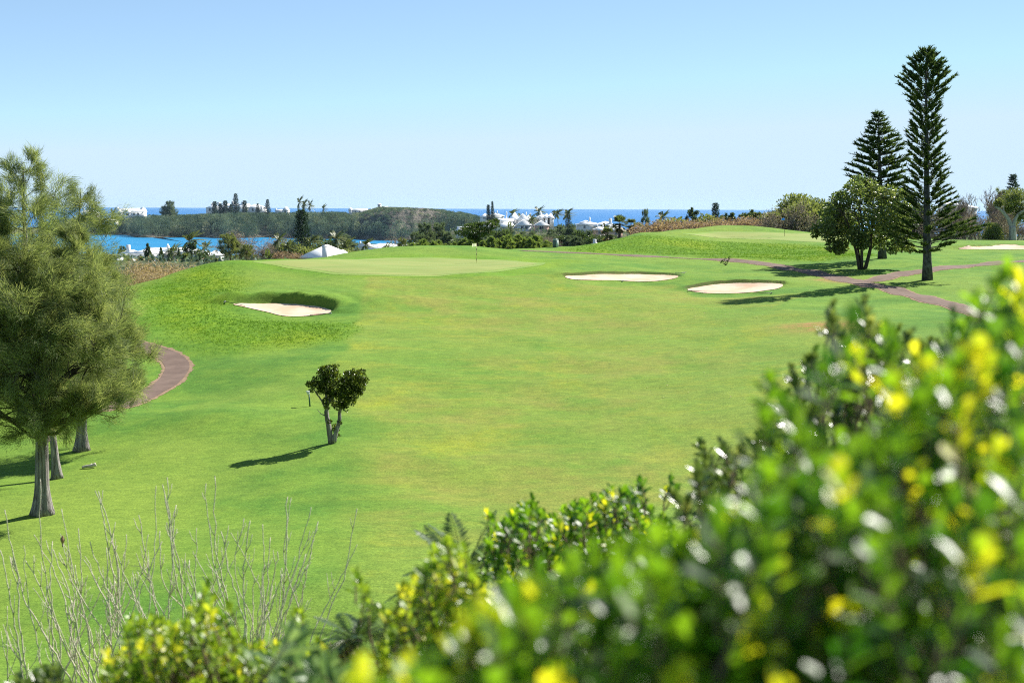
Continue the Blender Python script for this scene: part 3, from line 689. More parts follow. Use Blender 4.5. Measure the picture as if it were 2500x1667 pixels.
# the big casuarinas
g = G(104, 1256, 40, 90); h = top_h(76, 388, g[1], g[2])
rs = np.random.RandomState(11)
def pr(ts, rs_): return lambda t, a=0: float(np.interp(t, ts, rs_))
m1 = tree(rs, h, pr([.2, .3, .42, .55, .7, .85, .95, 1], [2.9, 3.7, 3.9, 3.6, 3.1, 2.0, 1.0, .3]), .33, 50, .19, (12, 52), 8, 28, .38, (.36, .017), 'tri', 1.0, .34, .5,
          lean=(-.35, .3), leaders=[(.26, (1.5, .4, h * .80)), (.27, (-2.4, .2, h * .93)), (.25, (2.5, -.6, h * .60)), (.3, (-1.0, -1.2, h * .84)), (.24, (-4.2, 0, h * .72)), (.22, (2.9, -.8, h * .34)), (.22, (-3.6, -.9, h * .42))], flute=.11, low=.25, sub=6)
plant('casuarina_tree', 'largest feathery casuarina with thick grey fluted trunk, nearest to the bare stems', 'tree', g, m1)
g2 = G(200, 1100, 50, 110); h2 = top_h(213, 452, g2[1], g2[2]); rs = np.random.RandomState(5)
m2 = tree(rs, h2, pr([.2, .3, .45, .6, .75, .9, 1], [2.6, 3.1, 3.1, 2.7, 2.1, 1.2, .3]), .30, 44, .17, (10, 50), 7, 26, .40, (.38, .019), 'tri', 1.0, .34, .5,
          lean=(.3, 0), leaders=[(.25, (1.1, .3, h2 * .72)), (.25, (-1.7, .3, h2 * .85)), (.22, (2.7, -.5, h2 * .45)), (.2, (2.6, -.7, h2 * .26))], flute=.07, low=.25, sub=5)
plant('casuarina_tree', 'casuarina with short flared trunk standing behind the white log', 'tree', g2, m2)
g3 = G(140, 1168, 50, 100); h3 = top_h(-60, 470, g3[1], g3[2]); rs = np.random.RandomState(8)
m3 = tree(rs, h3, pr([.2, .35, .6, .9, 1], [2.2, 3.2, 2.6, 1.0, .2]), .20, 36, .2, (10, 48), 7, 24, .42, (.38, .019), 'tri', 1.0, .34, .5, lean=(-3.2, 1), leaders=[(.3, (-4.5, .4, h3 * .8))], flute=.06, low=.25, sub=4)
plant('casuarina_tree', 'slim trunked casuarina half hidden behind the thick grey trunk', 'tree', g3, m3)
g4 = G(-170, 1050, 50, 120); rs = np.random.RandomState(9)
plant('casuarina_tree', 'casuarina at the edge of the lawn whose shadow crosses the grass', 'tree', g4, m2, rz=2.0, scale=.95)

# the small clump-headed tree
g = G(812, 1082, 50, 100); s = mpp(g[1]); rs = np.random.RandomState(2)
T = MB(); C = MB()
def q(px, py, dy=0): return np.array([(px - 812) * s, dy, (1082 - py) * s])
stems = [([(808, 1082), (803, 1040), (798, 1010), (799, 985)], .16, .10), ([(799, 990), (797, 960), (799, 930), (803, 912)], .085, .03), ([(797, 1000), (785, 975), (775, 960), (765, 945), (757, 938)], .05, .02), ([(776, 962), (774, 950), (777, 940)], .03, .015),
         ([(800, 990), (812, 965), (822, 950), (832, 935)], .06, .03), ([(815, 1078), (822, 1050), (829, 1025), (831, 1000), (836, 980)], .13, .07), ([(832, 1005), (831, 980), (834, 955), (842, 925)], .065, .03), ([(836, 985), (848, 965), (862, 940), (880, 915)], .055, .025), ([(796, 1014), (784, 1008), (776, 998)], .03, .012), ([(802, 985), (806, 960), (812, 935), (818, 915)], .05, .02)]
for i, (pl, a, b) in enumerate(stems):
    dy = rs.uniform(-.35, .35) if i not in (0, 5) else 0
    pl = smooth_line(np.array([q(x, y, dy * k / len(pl)) for k, (x, y) in enumerate(pl)]), 4)
    T.tube(pl + rs.randn(len(pl), 3) * .008, np.linspace(a, b, len(pl)), 9)
bl = [(800, 905, 22), (815, 900, 17), (785, 918, 20), (812, 922, 22), (772, 935, 13), (757, 938, 10), (766, 945, 9), (800, 935, 20), (826, 930, 15), (860, 912, 19), (880, 915, 17), (848, 918, 13), (890, 926, 11), (868, 935, 22), (850, 948, 22), (880, 945, 14), (832, 955, 22), (815, 958, 16), (862, 965, 16), (842, 975, 18), (858, 978, 10), (805, 965, 12), (830, 990, 9), (814, 985, 9), (800, 990, 6), (846, 992, 8), (786, 952, 9), (872, 955, 13), (797, 950, 12), (828, 1030, 4), (812, 1040, 6), (820, 1048, 6), (806, 1028, 4), (838, 985, 10), (824, 1066, 5), (800, 975, 8)]
for (x, y, r) in bl:
    c = q(x, y, rs.uniform(-1, 1) * 12 * s); R = r * s * .95; nb = int(15 * (r / 14) ** 2) + 2
    k = rdir(rs, nb) * R * rs.uniform(.55, 1, nb)[:, None] * np.array([1, 1.15, .9]) + c         # leaf rosettes
    ci = np.repeat(np.arange(nb), 20); n_ = len(ci); D = rdir(rs, n_)
    C.leaves(k[ci] + D * .05, norm(D + norm(k - c)[ci] * .6 + np.array([0, 0, .3])), rdir(rs, n_), .12 * rs.uniform(.7, 1.2, n_), .06, 'dia', np.clip(.42 + .2 * rs.randn(nb)[ci] + .2 * rs.randn(n_), 0, 1))
plant('clump_tree', 'small solitary tree with two forked grey stems and dark clumped leaves', 'tree', g, (T.mesh('trunk', M['bark_grey'], True), C.mesh('crown', M['clump_dark'])))

# tall columnar pine and its neighbours
g = G(2264, 684, 100, 200); h = top_h(2243, 120, g[1], g[2]); rs = np.random.RandomState(4); s = mpp(g[1])
def prof_px(pts, base, top, s): 
    ts = [(base - y) / (base - top) for y, r in pts][::-1]; rr = [r * s for y, r in pts][::-1]
    return lambda t, a=0: float(np.interp(t, ts, rr))
pf = prof_px([(116, 2), (124, 8), (140, 20), (160, 34), (190, 50), (225, 62), (248, 60), (258, 40), (275, 30), (300, 32), (335, 42), (380, 40), (430, 50), (480, 58), (520, 70), (560, 86), (590, 90), (605, 66), (615, 34), (622, 20)], 684, 118, s)
lo = [(h * .195, -.15, 6.0, .12), (h * .205, .25, 5.4, .12), (h * .17, -.5, 5.2, .17), (h * .215, -.1, 4.8, .215), (h * .14, 3.3, 2.4, .14), (h * .135, .1, 2.2, .135), (h * .16, 3.0, 4.2, .16), (h * .18, 3.6, 4.6, .18)]
mt = norfolk(rs, h, pf, .50, .60, 6, lambda t: float(np.interp(t, [.1, .3, .6, .8, .93, 1], [.05, .18, .34, .30, .36, .45])), .53, .40, .165, 11.5, z0=.118, extra=lo, lean=(-21 * s, 0))
plant('norfolk_pine', 'tallest columnar pine with broad tufted head beside the path fork', 'tree', g, mt)
g = G(2154, 632, 120, 230); h = top_h(2131, 272, g[1], g[2]); rs = np.random.RandomState(14); s = mpp(g[1])
pf = prof_px([(272, 1), (285, 4), (300, 11), (320, 26), (350, 46), (400, 62), (440, 70), (500, 66), (560, 40), (575, 10)], 632, 272, s)
mt2 = norfolk(rs, h, pf, .50, .95, 7, .14, .75, .22, .22, 8, leafm='norfolk', z0=.2, droopb=.06, lean=(-20 * s, 0))
plant('norfolk_pine', 'dense dark layered pine behind the broad leaved tree', 'tree', g, mt2)
g = G(2106, 657, 100, 220); s = mpp(g[1]); rs = np.random.RandomState(21); h = top_h(2106, 438, g[1], g[2])
T = MB(); C = MB()
def q(px, py, dy=0): return np.array([(px - 2106) * s, dy, (657 - py) * s])
tips = []
for (pl, a) in [([(2098, 657), (2090, 620), (2080, 580), (2060, 540), (2040, 510)], .22), ([(2104, 657), (2101, 610), (2100, 560), (2098, 500), (2100, 460)], .20), ([(2112, 657), (2122, 610), (2128, 570), (2140, 520), (2150, 480)], .24), ([(2102, 655), (2094, 600), (2096, 550), (2075, 490)], .16)]:
    pl = smooth_line(np.array([q(x, y, rs.uniform(-1.2, 1.2) * k / 4) for k, (x, y) in enumerate(pl)]), 4); T.tube(pl, np.linspace(a, .05, len(pl)), 9)
    for _ in range(16):
        b, bd = samp(pl, rs.uniform(.45, 1, 1)); d = rdir(rs, 1)[0]; d[2] = abs(d[2]) * .6; e = b[0] + d * rs.uniform(1, 2.6); T.tube(line(b[0], e, 4, rs=rs, jit=.06), [.05, .04, .03, .015], 5, cap=False)
bl = [(2105, 455, 26), (2080, 470, 28), (2055, 495, 26), (2130, 470, 26), (2160, 480, 26), (2185, 500, 26), (2200, 530, 26), (2030, 520, 26), (2010, 548, 22), (2040, 550, 32), (2080, 530, 42), (2130, 530, 42), (2170, 545, 36), (2060, 580, 30), (2020, 570, 18), (2085, 575, 26), (2150, 580, 30), (2185, 570, 24), (2205, 600, 13), (2030, 600, 14), (2050, 605, 16), (2195, 585, 18), (2215, 560, 16), (2010, 515, 12), (1992, 560, 10), (2225, 540, 10), (2170, 605, 14), (2040, 480, 10), (2195, 475, 12), (2120, 445, 12), (2095, 590, 16), (2125, 585, 18), (1998, 572, 9), (2215, 605, 9), (2056, 612, 9)]
for (x, y, r) in bl:
    c = q(x, y, rs.uniform(-2.6, 2.6)); R = r * s; n_ = int(30 * r ** 1.5 * .12) + 30
    d = rdir(rs, n_); Pt = c + d * R * (rs.rand(n_) ** .45)[:, None]
    C.leaves(Pt, norm(d + rdir(rs, n_) * .9 + np.array([0, 0, -.2])), rdir(rs, n_), .34 * rs.uniform(.6, 1.2, n_), .21, 'leaf', np.clip(.42 + .1 * rs.randn() + .26 * rs.randn(n_), 0, 1))
plant('broadleaf_tree', 'round headed broad leaved tree with several stems by the path', 'tree', g, (T.mesh('trunk', M['bark_dark'], True), C.mesh('crown', M['broad_grey'])))
# sapling by the path
g = G(1772, 648, 120, 230); rs = np.random.RandomState(1); T = MB(); C = MB()
for e in [(.42, 0, 1.0), (-.35, .1, .55), (-.12, 0, .75), (.2, -.1, .6), (-.62, 0, .45)]:
    T.tube(line((0, 0, 0), e, 5, rs=rs, jit=.04), np.linspace(.05, .03, 5), 5); n_ = 22; C.leaves(np.array(e) + rdir(rs, n_) * .13, rdir(rs, n_), rdir(rs, n_), .17, .10, 'dia', rs.rand(n_) * .6)
plant('sapling', 'tiny windblown sapling between the cart path and the bunkers', 'sapling', g, (T.mesh('trunk', M['bark_dark']), C.mesh('crown', M['broad_dark'])))

# windswept cedar behind the green
rs = np.random.RandomState(31); Y = 226; x = P(1168, 600, Y)[0]; zb = float(H(x, Y)); g = np.array([x, Y, zb]); s = mpp(Y); T = MB(); C = MB()
base = (P(1168, 607, Y)[2] - zb)
def q(px, py, dy=0): return np.array([(px - 1168) * s, dy, P(px, py, Y)[2] - zb])
T.tube(smooth_line([(0, 0, 0), q(1166, 600), q(1163, 588), q(1168, 575)], 4), np.linspace(.26, .13, 13), 8)
for (x1, y1) in [(1120, 572), (1145, 553), (1135, 560), (1175, 548), (1205, 545), (1212, 552), (1195, 568), (1185, 575), (1150, 548), (1160, 582)]:
    T.tube(line(q(1166, 582), q(x1, y1, rs.uniform(-1.5, 1.5)), 5, rs=rs, jit=.1), np.linspace(.11, .03, 5), 5)
for (x1, y1, w_) in [(1122, 570, 13), (1135, 561, 14), (1150, 552, 16), (1165, 549, 14), (1180, 549, 15), (1198, 545, 14), (1210, 541, 8), (1208, 552, 12), (1190, 560, 18), (1170, 562, 20), (1150, 566, 18), (1140, 573, 14), (1160, 576, 16), (1180, 573, 18), (1195, 570, 12), (1150, 580, 8), (1165, 586, 8), (1158, 560, 14)]:
    n_ = 330; d = rdir(rs, n_); Pt = q(x1, y1, rs.uniform(-1.6, 1.6)) + d * np.array([w_ * s, w_ * s, 5 * s]) * (rs.rand(n_) ** .5)[:, None]
    C.leaves(Pt, norm(d + rdir(rs, n_) * .6 + np.array([0, 0, .6])), rdir(rs, n_), .32 * rs.uniform(.6, 1.2, n_), .14, 'dia', np.clip(.4 + .25 * rs.randn(n_), 0, 1))
plant('cedar_tree', 'dark windswept flat topped cedar behind the white flag', 'tree', g, (T.mesh('trunk', M['bark_dark']), C.mesh('crown', M['broad_dark'])))

# ------------------------------------------------------------------ prototypes shared by the vegetation beyond the course
PR = {}
def proto(k, f): PR[k] = f
def R_(s): return np.random.RandomState(s)
proto('casu', tree(R_(40), 9, pr([.1, .3, .6, .9, 1], [2.6, 3.3, 2.6, 1.2, .3]), .22, 26, .1, (25, 55), 5, 16, .55, (.55, .10), 'tri', .7, .1, .6, leafm='casuarina_far', bark='bark_dark', leaders=[(.3, (1.5, .5, 7.5)), (.3, (-1.4, -.3, 7.8))]))
proto('casu2', tree(R_(41), 9, pr([.05, .3, .6, .9, 1], [2.8, 3.5, 2.8, 1.6, .4]), .22, 26, .06, (25, 55), 5, 16, .55, (.55, .10), 'tri', .7, .1, .6, leafm='casuarina_far', bark='bark_dark', wind=(.25, 0)))
proto('young', tree(R_(42), 5, pr([.02, .25, .6, 1], [1.1, 1.15, .8, .12]), .09, 26, .03, (35, 60), 4, 14, .26, (.5, .075), 'tri', .9, .0, .5, leafm='casuarina_young', bark='bark_dark', wind=(.22, 0)))
proto('green', tree(R_(43), 7, pr([.02, .3, .6, .9, 1], [3.0, 3.3, 2.7, 1.2, .3]), .16, 34, .03, (30, 60), 5, 16, .5, (.5, .10), 'tri', .8, .0, .55, leafm='olive', bark='bark_dark'))
proto('broad', shrubball(R_(44), 5, 6, 5200, (.42, .26), 'broad_dark'))
proto('ball', shrubball(R_(45), 3, 3.2, 3000, (.24, .15), 'broad_dark', lumps=3))
proto('bush', shrubball(R_(46), 3, 4.4, 3200, (.34, .20), 'olive'))
proto('drybush', bare(R_(47), 3.2, 2.6, 16, 'dry', .03, 2, 1, (.20, .11), 'dry', 22))
proto('tanbush', bare(R_(48), 3.4, 2.6, 22, 'dry_tan', .03, 2, 1.2, (.26, .06), 'dry_tan', 12))
proto('baretree', bare(R_(49), 7, 3.2, 5, 'dry_grey', .13, 4, .9))
proto('twiggy', bare(R_(50), 6, 5.5, 9, 'dry_grey', .09, 4, .3, (.34, .07), 'dry_grey', 4))
proto('open', tree(R_(51), 6, pr([.3, .5, .8, 1], [1.2, 2.2, 1.5, .5]), .12, 12, .3, (15, 40), 2, 22, .5, (.34, .2), 'dia', .4, .1, .8, leafm='broad_dark', bark='bark_dark'))
proto('cedarlet', tree(R_(52), 6, pr([.1, .3, .6, 1], [1.3, 1.5, 1.1, .2]), .12, 20, .12, (15, 40), 3, 18, .4, (.36, .16), 'dia', .5, .1, .7, leafm='broad_dark', bark='bark_dark'))
proto('norf', norfolk(R_(53), 14, pr([.05, .2, .6, 1], [2.5, 2.6, 1.6, .1]), .22, .6, 6, .15, .6, .2, .22, 5, leafm='norfolk_blue', z0=.06))
proto('norfcol', norfolk(R_(54), 14, pr([.05, .2, .6, .9, 1], [1.9, 2.1, 1.6, 1.1, .5]), .22, .55, 6, .3, .6, .2, .22, 5, leafm='norfolk_blue', z0=.06))
proto('palm1', palm(R_(55), 7, 3.3, 22, .17, (.4, 0), (.35, 0), 12, .30))
proto('palm2', palm(R_(56), 7, 3.2, 20, .17, (-.5, .2), (.55, .1), 12, .30))
proto('palm3', palm(R_(57), 4, 3.2, 26, .17, (.2, .1), (.6, 0), 12, .26))
proto('palmlow', palm(R_(58), 1.0, 2.5, 24, .2, (.1, 0), (.2, 0), 12, .22, mat='palm'))
proto('fan', fanpalm(R_(59), 4.6, 1.5))
proto('fanlow', fanpalm(R_(60), 2.0, 1.5, 34))
proto('thicket', shrubball(R_(61), 7, 8, 11000, (.42, .24), 'olive', lumps=14))
PH = dict(thicket=7, casu=9.6, casu2=9.4, young=5.2, green=7.4, broad=5, ball=3, bush=3, drybush=3.3, tanbush=3.6, baretree=7.4, twiggy=5.4, open=6.6, cedarlet=6.4, norf=14, norfcol=14.2, palm1=9.0, palm2=9.0, palm3=6.2, palmlow=3.0, fan=6, fanlow=3.4)
FIRST = {}
NMS = dict(thicket='thicket_tree', casu='casuarina_tree', casu2='casuarina_tree', young='young_casuarina', green='casuarina_tree', broad='broadleaf_tree', ball='clipped_shrub', bush='green_shrub', drybush='dry_shrub', tanbush='bare_shrub', baretree='bare_tree', twiggy='bare_tree', open='open_tree', cedarlet='cedar_tree', norf='norfolk_pine', norfcol='norfolk_pine', palm1='coconut_palm', palm2='coconut_palm', palm3='coconut_palm', palmlow='dwarf_palm', fan='fan_palm', fanlow='fan_palm')
CATS = dict(young='tree', ball='shrub', bush='shrub', drybush='shrub', tanbush='shrub', palm1='palm tree', palm2='palm tree', palm3='palm tree', palmlow='palm tree', fan='palm tree', fanlow='palm tree')
rz_ = np.random.RandomState(77)
def base_z(x, Y):
    if Y > 900: return float(island_h(x, Y))
    return float(H(x, Y)) if Y < 240 else float(land_h(x, Y))
def put(k, px, py_top, Y, label, group=None, zb=None, h=None, wid=1.0, rz=None):
    p = P(px, py_top, Y); zb = base_z(p[0], Y) if zb is None else zb
    hh = max(.8, p[2] - zb) if h is None else h
    if h is not None: zb = p[2] - h
    s = hh / PH[k]; rz = rz_.rand() * 6.28 if rz is None and not k.startswith('palm') else (rz or rz_.uniform(-.5, .5))
    loc = (p[0], Y, zb - .1)
    t = plant(NMS[k], label, CATS.get(k, 'tree'), loc, PR[k], group, rz)
    t.scale = (s * wid, s * wid, s)
    return t
# ------------------------------------------------------------------ white roofed villas
def hip(B, x0, x1, y0, y1, ze, zr, typ, ov=.35, th=.22):
    x0 -= ov; x1 += ov; y0 -= ov; y1 += ov; e = [(x0, y0), (x1, y0), (x1, y1), (x0, y1)]
    b = [(x, y, ze - th) for x, y in e]; t = [(x, y, ze) for x, y in e]; w_, d = x1 - x0, y1 - y0; xm, ym = (x0 + x1) / 2, (y0 + y1) / 2
    if typ == 'hip':
        if w_ >= d: r = [(x0 + d * .5, ym, zr), (x1 - d * .5, ym, zr)]
        else: r = [(xm, y0 + w_ * .5, zr), (xm, y1 - w_ * .5, zr)]
    elif typ == 'gx': r = [(x0, ym, zr), (x1, ym, zr)]
    elif typ == 'gy': r = [(xm, y0, zr), (xm, y1, zr)]
    else: r = [(xm, ym, zr), (xm, ym, zr)]
    V = np.array(b + t + r, float); F = [[0, 2, 1], [0, 3, 2]]
    for i in range(4): j = (i + 1) % 4; F += [[i, j, 4 + j], [i, 4 + j, 4 + i]]
    if typ == 'gy' or (typ == 'hip' and w_ < d): F += [[4, 5, 8], [5, 6, 9], [5, 9, 8], [6, 7, 9], [7, 4, 8], [7, 8, 9]]
    else: F += [[4, 5, 9], [4, 9, 8], [5, 6, 9], [6, 7, 8], [6, 8, 9], [7, 4, 8]]
    B.add(V, F)
def villa(label, px, py, Y, blocks, chimneys=(), windows=(), wall='wall_white', name='villa', group='white roofed villas'):
    """blocks: (px0, px1, y ridge, y eave, y bottom, type, depth m, setback m, wall) measured on the photo at distance Y"""
    o = P(px, py, Y); t = thing(name, label, 'house', o, group)
    def L(a, b, dy=0): q = P(a, b, Y + dy); return q - o
    W = {}; R = MB()
    for bl in blocks:
        a, b, yr, ye, yb, typ, dep, sb = bl[:8]; wm = bl[8] if len(bl) > 8 else wall
        p0 = L(a, ye, sb); p1 = L(b, ye, sb); zr = L(a, yr, sb + (0 if typ == 'gy' else dep / 2))[2]; zb = L(a, yb, sb)[2] - 1.5
        ze = (p0[2] + p1[2]) / 2
        B = W.setdefault(wm, MB()); B.box(((p0[0] + p1[0]) / 2, sb + dep / 2, (zb + ze - .2) / 2), (p1[0] - p0[0], dep, ze - .2 - zb))
        if typ == 'gy':
            V = [(p0[0], sb + .004, ze - .2), (p1[0], sb + .004, ze - .2), ((p0[0] + p1[0]) / 2, sb + .004, zr - .15)]
            V += [(x, y + .25, z) for x, y, z in V]; B.add(V, [[0, 1, 2], [3, 5, 4], [0, 2, 5], [0, 5, 3], [1, 4, 5], [1, 5, 2]])
            if a < b: hip(R, p0[0], p1[0], sb + .02, sb + dep, ze, zr, 'gy')
        else: hip(R, p0[0], p1[0], sb, sb + dep, ze, zr, typ)
    for wm, B in W.items(): obj('wall', B.mesh('wall', M[wm]), t)
    rf = obj('roof', R.mesh('roof', M['white']), t)
    for c in chimneys:
        a, wpx, yt, yb, dy = c[:5]; cap = c[5] if len(c) > 5 else 'flat'
        p = L(a, yt, dy); pb = L(a, yb, dy); s = wpx * mpp(Y); B = MB(); hh = p[2] - pb[2] + 1.2
        B.box((p[0], dy, p[2] - hh / 2), (s, s * .8, hh)); B.box((p[0], dy, p[2] - s * .32), (s * 1.16, s * .96, s * .14))
        if cap == 'pyr':
            q = s * .5; B.add([(p[0] - q, dy - q * .8, p[2]), (p[0] + q, dy - q * .8, p[2]), (p[0] + q, dy + q * .8, p[2]), (p[0] - q, dy + q * .8, p[2]), (p[0], dy, p[2] + s * 1.0)], [[0, 1, 4], [1, 2, 4], [2, 3, 4], [3, 0, 4]])
        elif cap == 'two':
            B.box((p[0] - s * .25, dy, p[2] + s * .10), (s * .34, s * .5, s * .2)); B.box((p[0] + s * .25, dy, p[2] + s * .10), (s * .34, s * .5, s * .2))
        obj('chimney', B.mesh('chimney', M['white']), rf)
    for (a, b, y0, y1, sb) in windows:
        p0 = L(a, y1, sb); p1 = L(b, y0, sb); c = (p0 + p1) / 2; d = np.abs(p1 - p0)
        wn = obj('window', MB().box((c[0], sb - .02, c[2]), (d[0], .04, d[2])).mesh('window', M['glass']), t)
        f = MB(); tk = .09
        f.box((c[0], sb - .05, c[2] + d[2] / 2 + tk / 2), (d[0] + 2 * tk, .1, tk)); f.box((c[0], sb - .05, c[2] - d[2] / 2 - tk / 2), (d[0] + 2 * tk, .1, tk))
        f.box((c[0] - d[0] / 2 - tk / 2, sb - .05, c[2]), (tk, .1, d[2])); f.box((c[0] + d[0] / 2 + tk / 2, sb - .05, c[2]), (tk, .1, d[2])); f.box((c[0], sb - .046, c[2]), (.05, .05, d[2]))
        obj('frame', f.mesh('frame', M['paint_white']), wn)
    return t

villa('white long gabled house with two end chimneys above the far shore', 315, 530, 1120, [(278, 350, 508, 517, 530, 'gx', 10, 0), (284, 298, 512, 519, 529, 'gy', 4, -2), (304, 318, 512, 519, 529, 'gy', 4, -2)], [(286, 5, 506, 512, 5), (348, 5, 506, 514, 5)], [(288, 294, 521, 526, -2), (308, 314, 521, 526, -2), (325, 329, 520, 525, 0), (335, 339, 520, 525, 0)])
villa('small white roofed cottage among headland trees beside the tall casuarina top', 402, 525, 1110, [(394, 410, 513, 519, 526, 'hip', 8, 0)], [(400, 2.5, 511, 515, 4)], [(399, 402, 521, 524, 0)])
villa('white villa peeping through the casuarina branches on the far shore', 212, 535, 1130, [(190, 235, 513, 521, 535, 'hip', 10, 0), (215, 236, 516, 522, 534, 'hip', 6, -4)], [(205, 4, 509, 515, 5)], [(196, 200, 524, 528, 0)])
villa('low white roof near the waterline left of the wooded headland', 264, 545, 1100, [(250, 281, 533, 538, 545, 'hip', 9, 0)], [(271, 3, 531, 535, 4)], [])
villa('large white hilltop mansion behind a row of dark pines', 575, 520, 1130, [(503, 540, 500, 507, 519, 'hip', 12, 0), (532, 572, 497, 506, 518, 'hip', 12, 3), (566, 606, 498, 506, 519, 'gx', 10, 1), (600, 645, 499, 507, 520, 'hip', 12, 2)], [(517, 4, 499, 505, 5, 'pyr'), (534, 6, 494, 503, 6), (568, 5, 494, 502, 6, 'pyr'), (592, 6, 493, 502, 6), (638, 4, 503, 512, 0)], [(510, 514, 509, 515, 0), (545, 549, 508, 514, 3), (556, 560, 508, 514, 3), (575, 579, 509, 515, 1), (615, 619, 509, 515, 2), (628, 632, 509, 515, 2)])
villa('white gabled cottage left of the skyline coconut palms', 686, 522, 1110, [(672, 697, 511, 515, 522, 'gx', 7, 1), (690, 703, 505, 513, 522, 'gy', 8, 0)], [(674, 2.5, 509, 513, 3)], [(694, 698, 515, 519, 0)])
villa('long white villa behind the rocky headland, left of the tower', 885, 522, 1150, [(851, 896, 510, 513, 522, 'gx', 8, 2), (852, 858, 507, 513, 522, 'gy', 8, 0), (898, 916, 509, 514, 522, 'pyr', 7, 0)], [], [(866, 869, 515, 518, 2), (876, 879, 515, 518, 2), (886, 889, 515, 518, 2)])
villa('white tower house on the top of the rocky headland', 932, 512, 1130, [(922, 929, 497, 499, 512, 'pyr', 5, 0), (928, 946, 504, 507, 512, 'gx', 7, 1)], [], [(924, 927, 501, 504, 0)])
villa('rambling white roofed villa by the bay with many chimneys', 400, 660, 430, [(282, 330, 610, 623, 640, 'hip', 12, 2), (312, 392, 607, 618, 640, 'hip', 14, 0), (350, 446, 604, 614, 640, 'gx', 10, 6), (440, 492, 608, 619, 655, 'hip', 12, 0), (506, 534, 610, 623, 650, 'pyr', 8, -2), (270, 312, 627, 638, 655, 'hip', 9, -10), (330, 360, 628, 640, 656, 'hip', 8, -9), (466, 510, 618, 627, 655, 'gx', 6, -4, 'wall_pink')],
      [(313, 8.5, 598, 618, 4), (410, 6, 600, 610, 8, 'pyr'), (452, 5, 603, 612, 5)], [(326, 331, 624, 632, 0), (370, 375, 622, 630, 0), (478, 484, 629, 637, -4), (513, 518, 628, 637, -2), (284, 289, 642, 649, -10)])
villa('white pyramid roofed house with a tall square chimney behind the green', 786, 645, 300, [(733, 842, 597, 628, 650, 'hip', 13, 0), (815, 846, 610, 626, 648, 'hip', 7, 2)], [(793, 12, 599, 640, -.4)], [(748, 756, 634, 643, 0)])
villa('long low white roof with a big chimney at its right end', 940, 625, 345, [(868, 1003, 594, 609, 625, 'hip', 11, 0), (878, 900, 590, 600, 624, 'gy', 6, 1)], [(879, 5, 589, 600, 4), (1010, 11, 590, 610, 2)], [(900, 906, 613, 619, 0), (960, 966, 613, 619, 0)])
villa('low white roofs below the pair of dark skyline pines', 1200, 535, 700, [(1172, 1196, 521, 530, 536, 'hip', 9, 0), (1188, 1230, 520, 527, 535, 'hip', 10, 2)], [(1204, 2.2, 517, 523, 4, 'pyr'), (1214, 3, 517, 523, 4, 'pyr')], [(1180, 1183, 531, 534, 0)])
villa('grand white mansion with many peaked gables on the hill by the sea', 1260, 570, 540, [(1164, 1212, 539, 553, 566, 'hip', 11, -4), (1208, 1252, 533, 539, 560, 'gx', 9, 2), (1212, 1262, 540, 553, 566, 'hip', 10, -6), (1246, 1268, 518, 536, 560, 'pyr', 8, 6), (1264, 1290, 521, 536, 560, 'gy', 9, 4), (1282, 1302, 524, 536, 560, 'pyr', 8, 6), (1262, 1296, 536, 549, 566, 'gy', 10, -8), (1300, 1352, 524, 534, 560, 'hip', 9, 8), (1316, 1330, 522, 532, 545, 'pyr', 5, 5), (1328, 1342, 521, 532, 545, 'pyr', 5, 5), (1338, 1352, 520, 532, 545, 'pyr', 5, 5), (1306, 1340, 539, 550, 566, 'gy', 9, -10, 'wall_pink')],
      [(1161, 4, 542, 553, -2), (1237, 3, 519, 530, 10, 'pyr'), (1285, 3, 520, 528, 8, 'pyr'), (1295, 3.5, 520, 527, 8), (1320, 4.5, 519, 527, 8, 'pyr'), (1333, 4, 538, 548, -7), (1212, 4, 534, 540, 6)],
      [(1317, 1327, 548, 560, -10), (1272, 1278, 552, 559, -8), (1282, 1288, 552, 559, -8), (1225, 1230, 556, 562, -6), (1240, 1245, 556, 562, -6), (1178, 1183, 556, 562, -4), (1195, 1200, 556, 562, -4), (1310, 1314, 537, 542, 8), (1322, 1326, 537, 542, 8), (1344, 1348, 537, 542, 8)])
villa('white cottage with an arched porch below the mansion hill', 1140, 572, 440, [(1114, 1128, 556, 562, 573, 'gy', 6, 0), (1118, 1162, 553, 560, 572, 'gx', 7, 1)], [], [(1117, 1121, 565, 570, 0), (1140, 1144, 563, 568, 1)])
villa('long white roofed house by the sea with a tall chimney on the right', 1460, 560, 460, [(1410, 1470, 541, 548, 562, 'hip', 9, 0), (1450, 1512, 540, 552, 565, 'hip', 11, -2), (1420, 1444, 538, 544, 555, 'hip', 7, 3)], [(1440, 3.5, 533, 541, 4, 'pyr'), (1490, 7, 534, 552, 0, 'two')], [(1425, 1429, 551, 557, 0), (1468, 1472, 555, 560, -2), (1480, 1484, 555, 560, -2)])
villa('small pink walled cottage half hidden behind the fan palms', 1480, 575, 370, [(1453, 1482, 553, 561, 576, 'hip', 7, 0, 'wall_pink'), (1485, 1520, 555, 562, 578, 'gx', 7, -1, 'wall_pink')], [(1459, 3, 550, 556, 3, 'pyr'), (1472, 3, 550, 556, 3, 'pyr')], [(1461, 1466, 565, 571, 0), (1502, 1507, 566, 572, -1)])
villa('white house with a thick stepped chimney beside the slender dark pine', 1748, 570, 345, [(1700, 1770, 537, 549, 572, 'hip', 11, 2), (1738, 1790, 547, 551, 574, 'gx', 6, -4)], [(1754, 11, 533, 556, 0, 'two')], [(1712, 1717, 554, 560, 2), (1768, 1773, 556, 562, -4)])
villa('white chimney top rising over the ridge beside the fan palms', 1452, 600, 300, [(1447, 1466, 591, 597, 604, 'hip', 6, 0)], [(1452, 8, 585, 600, .5, 'two')], [])
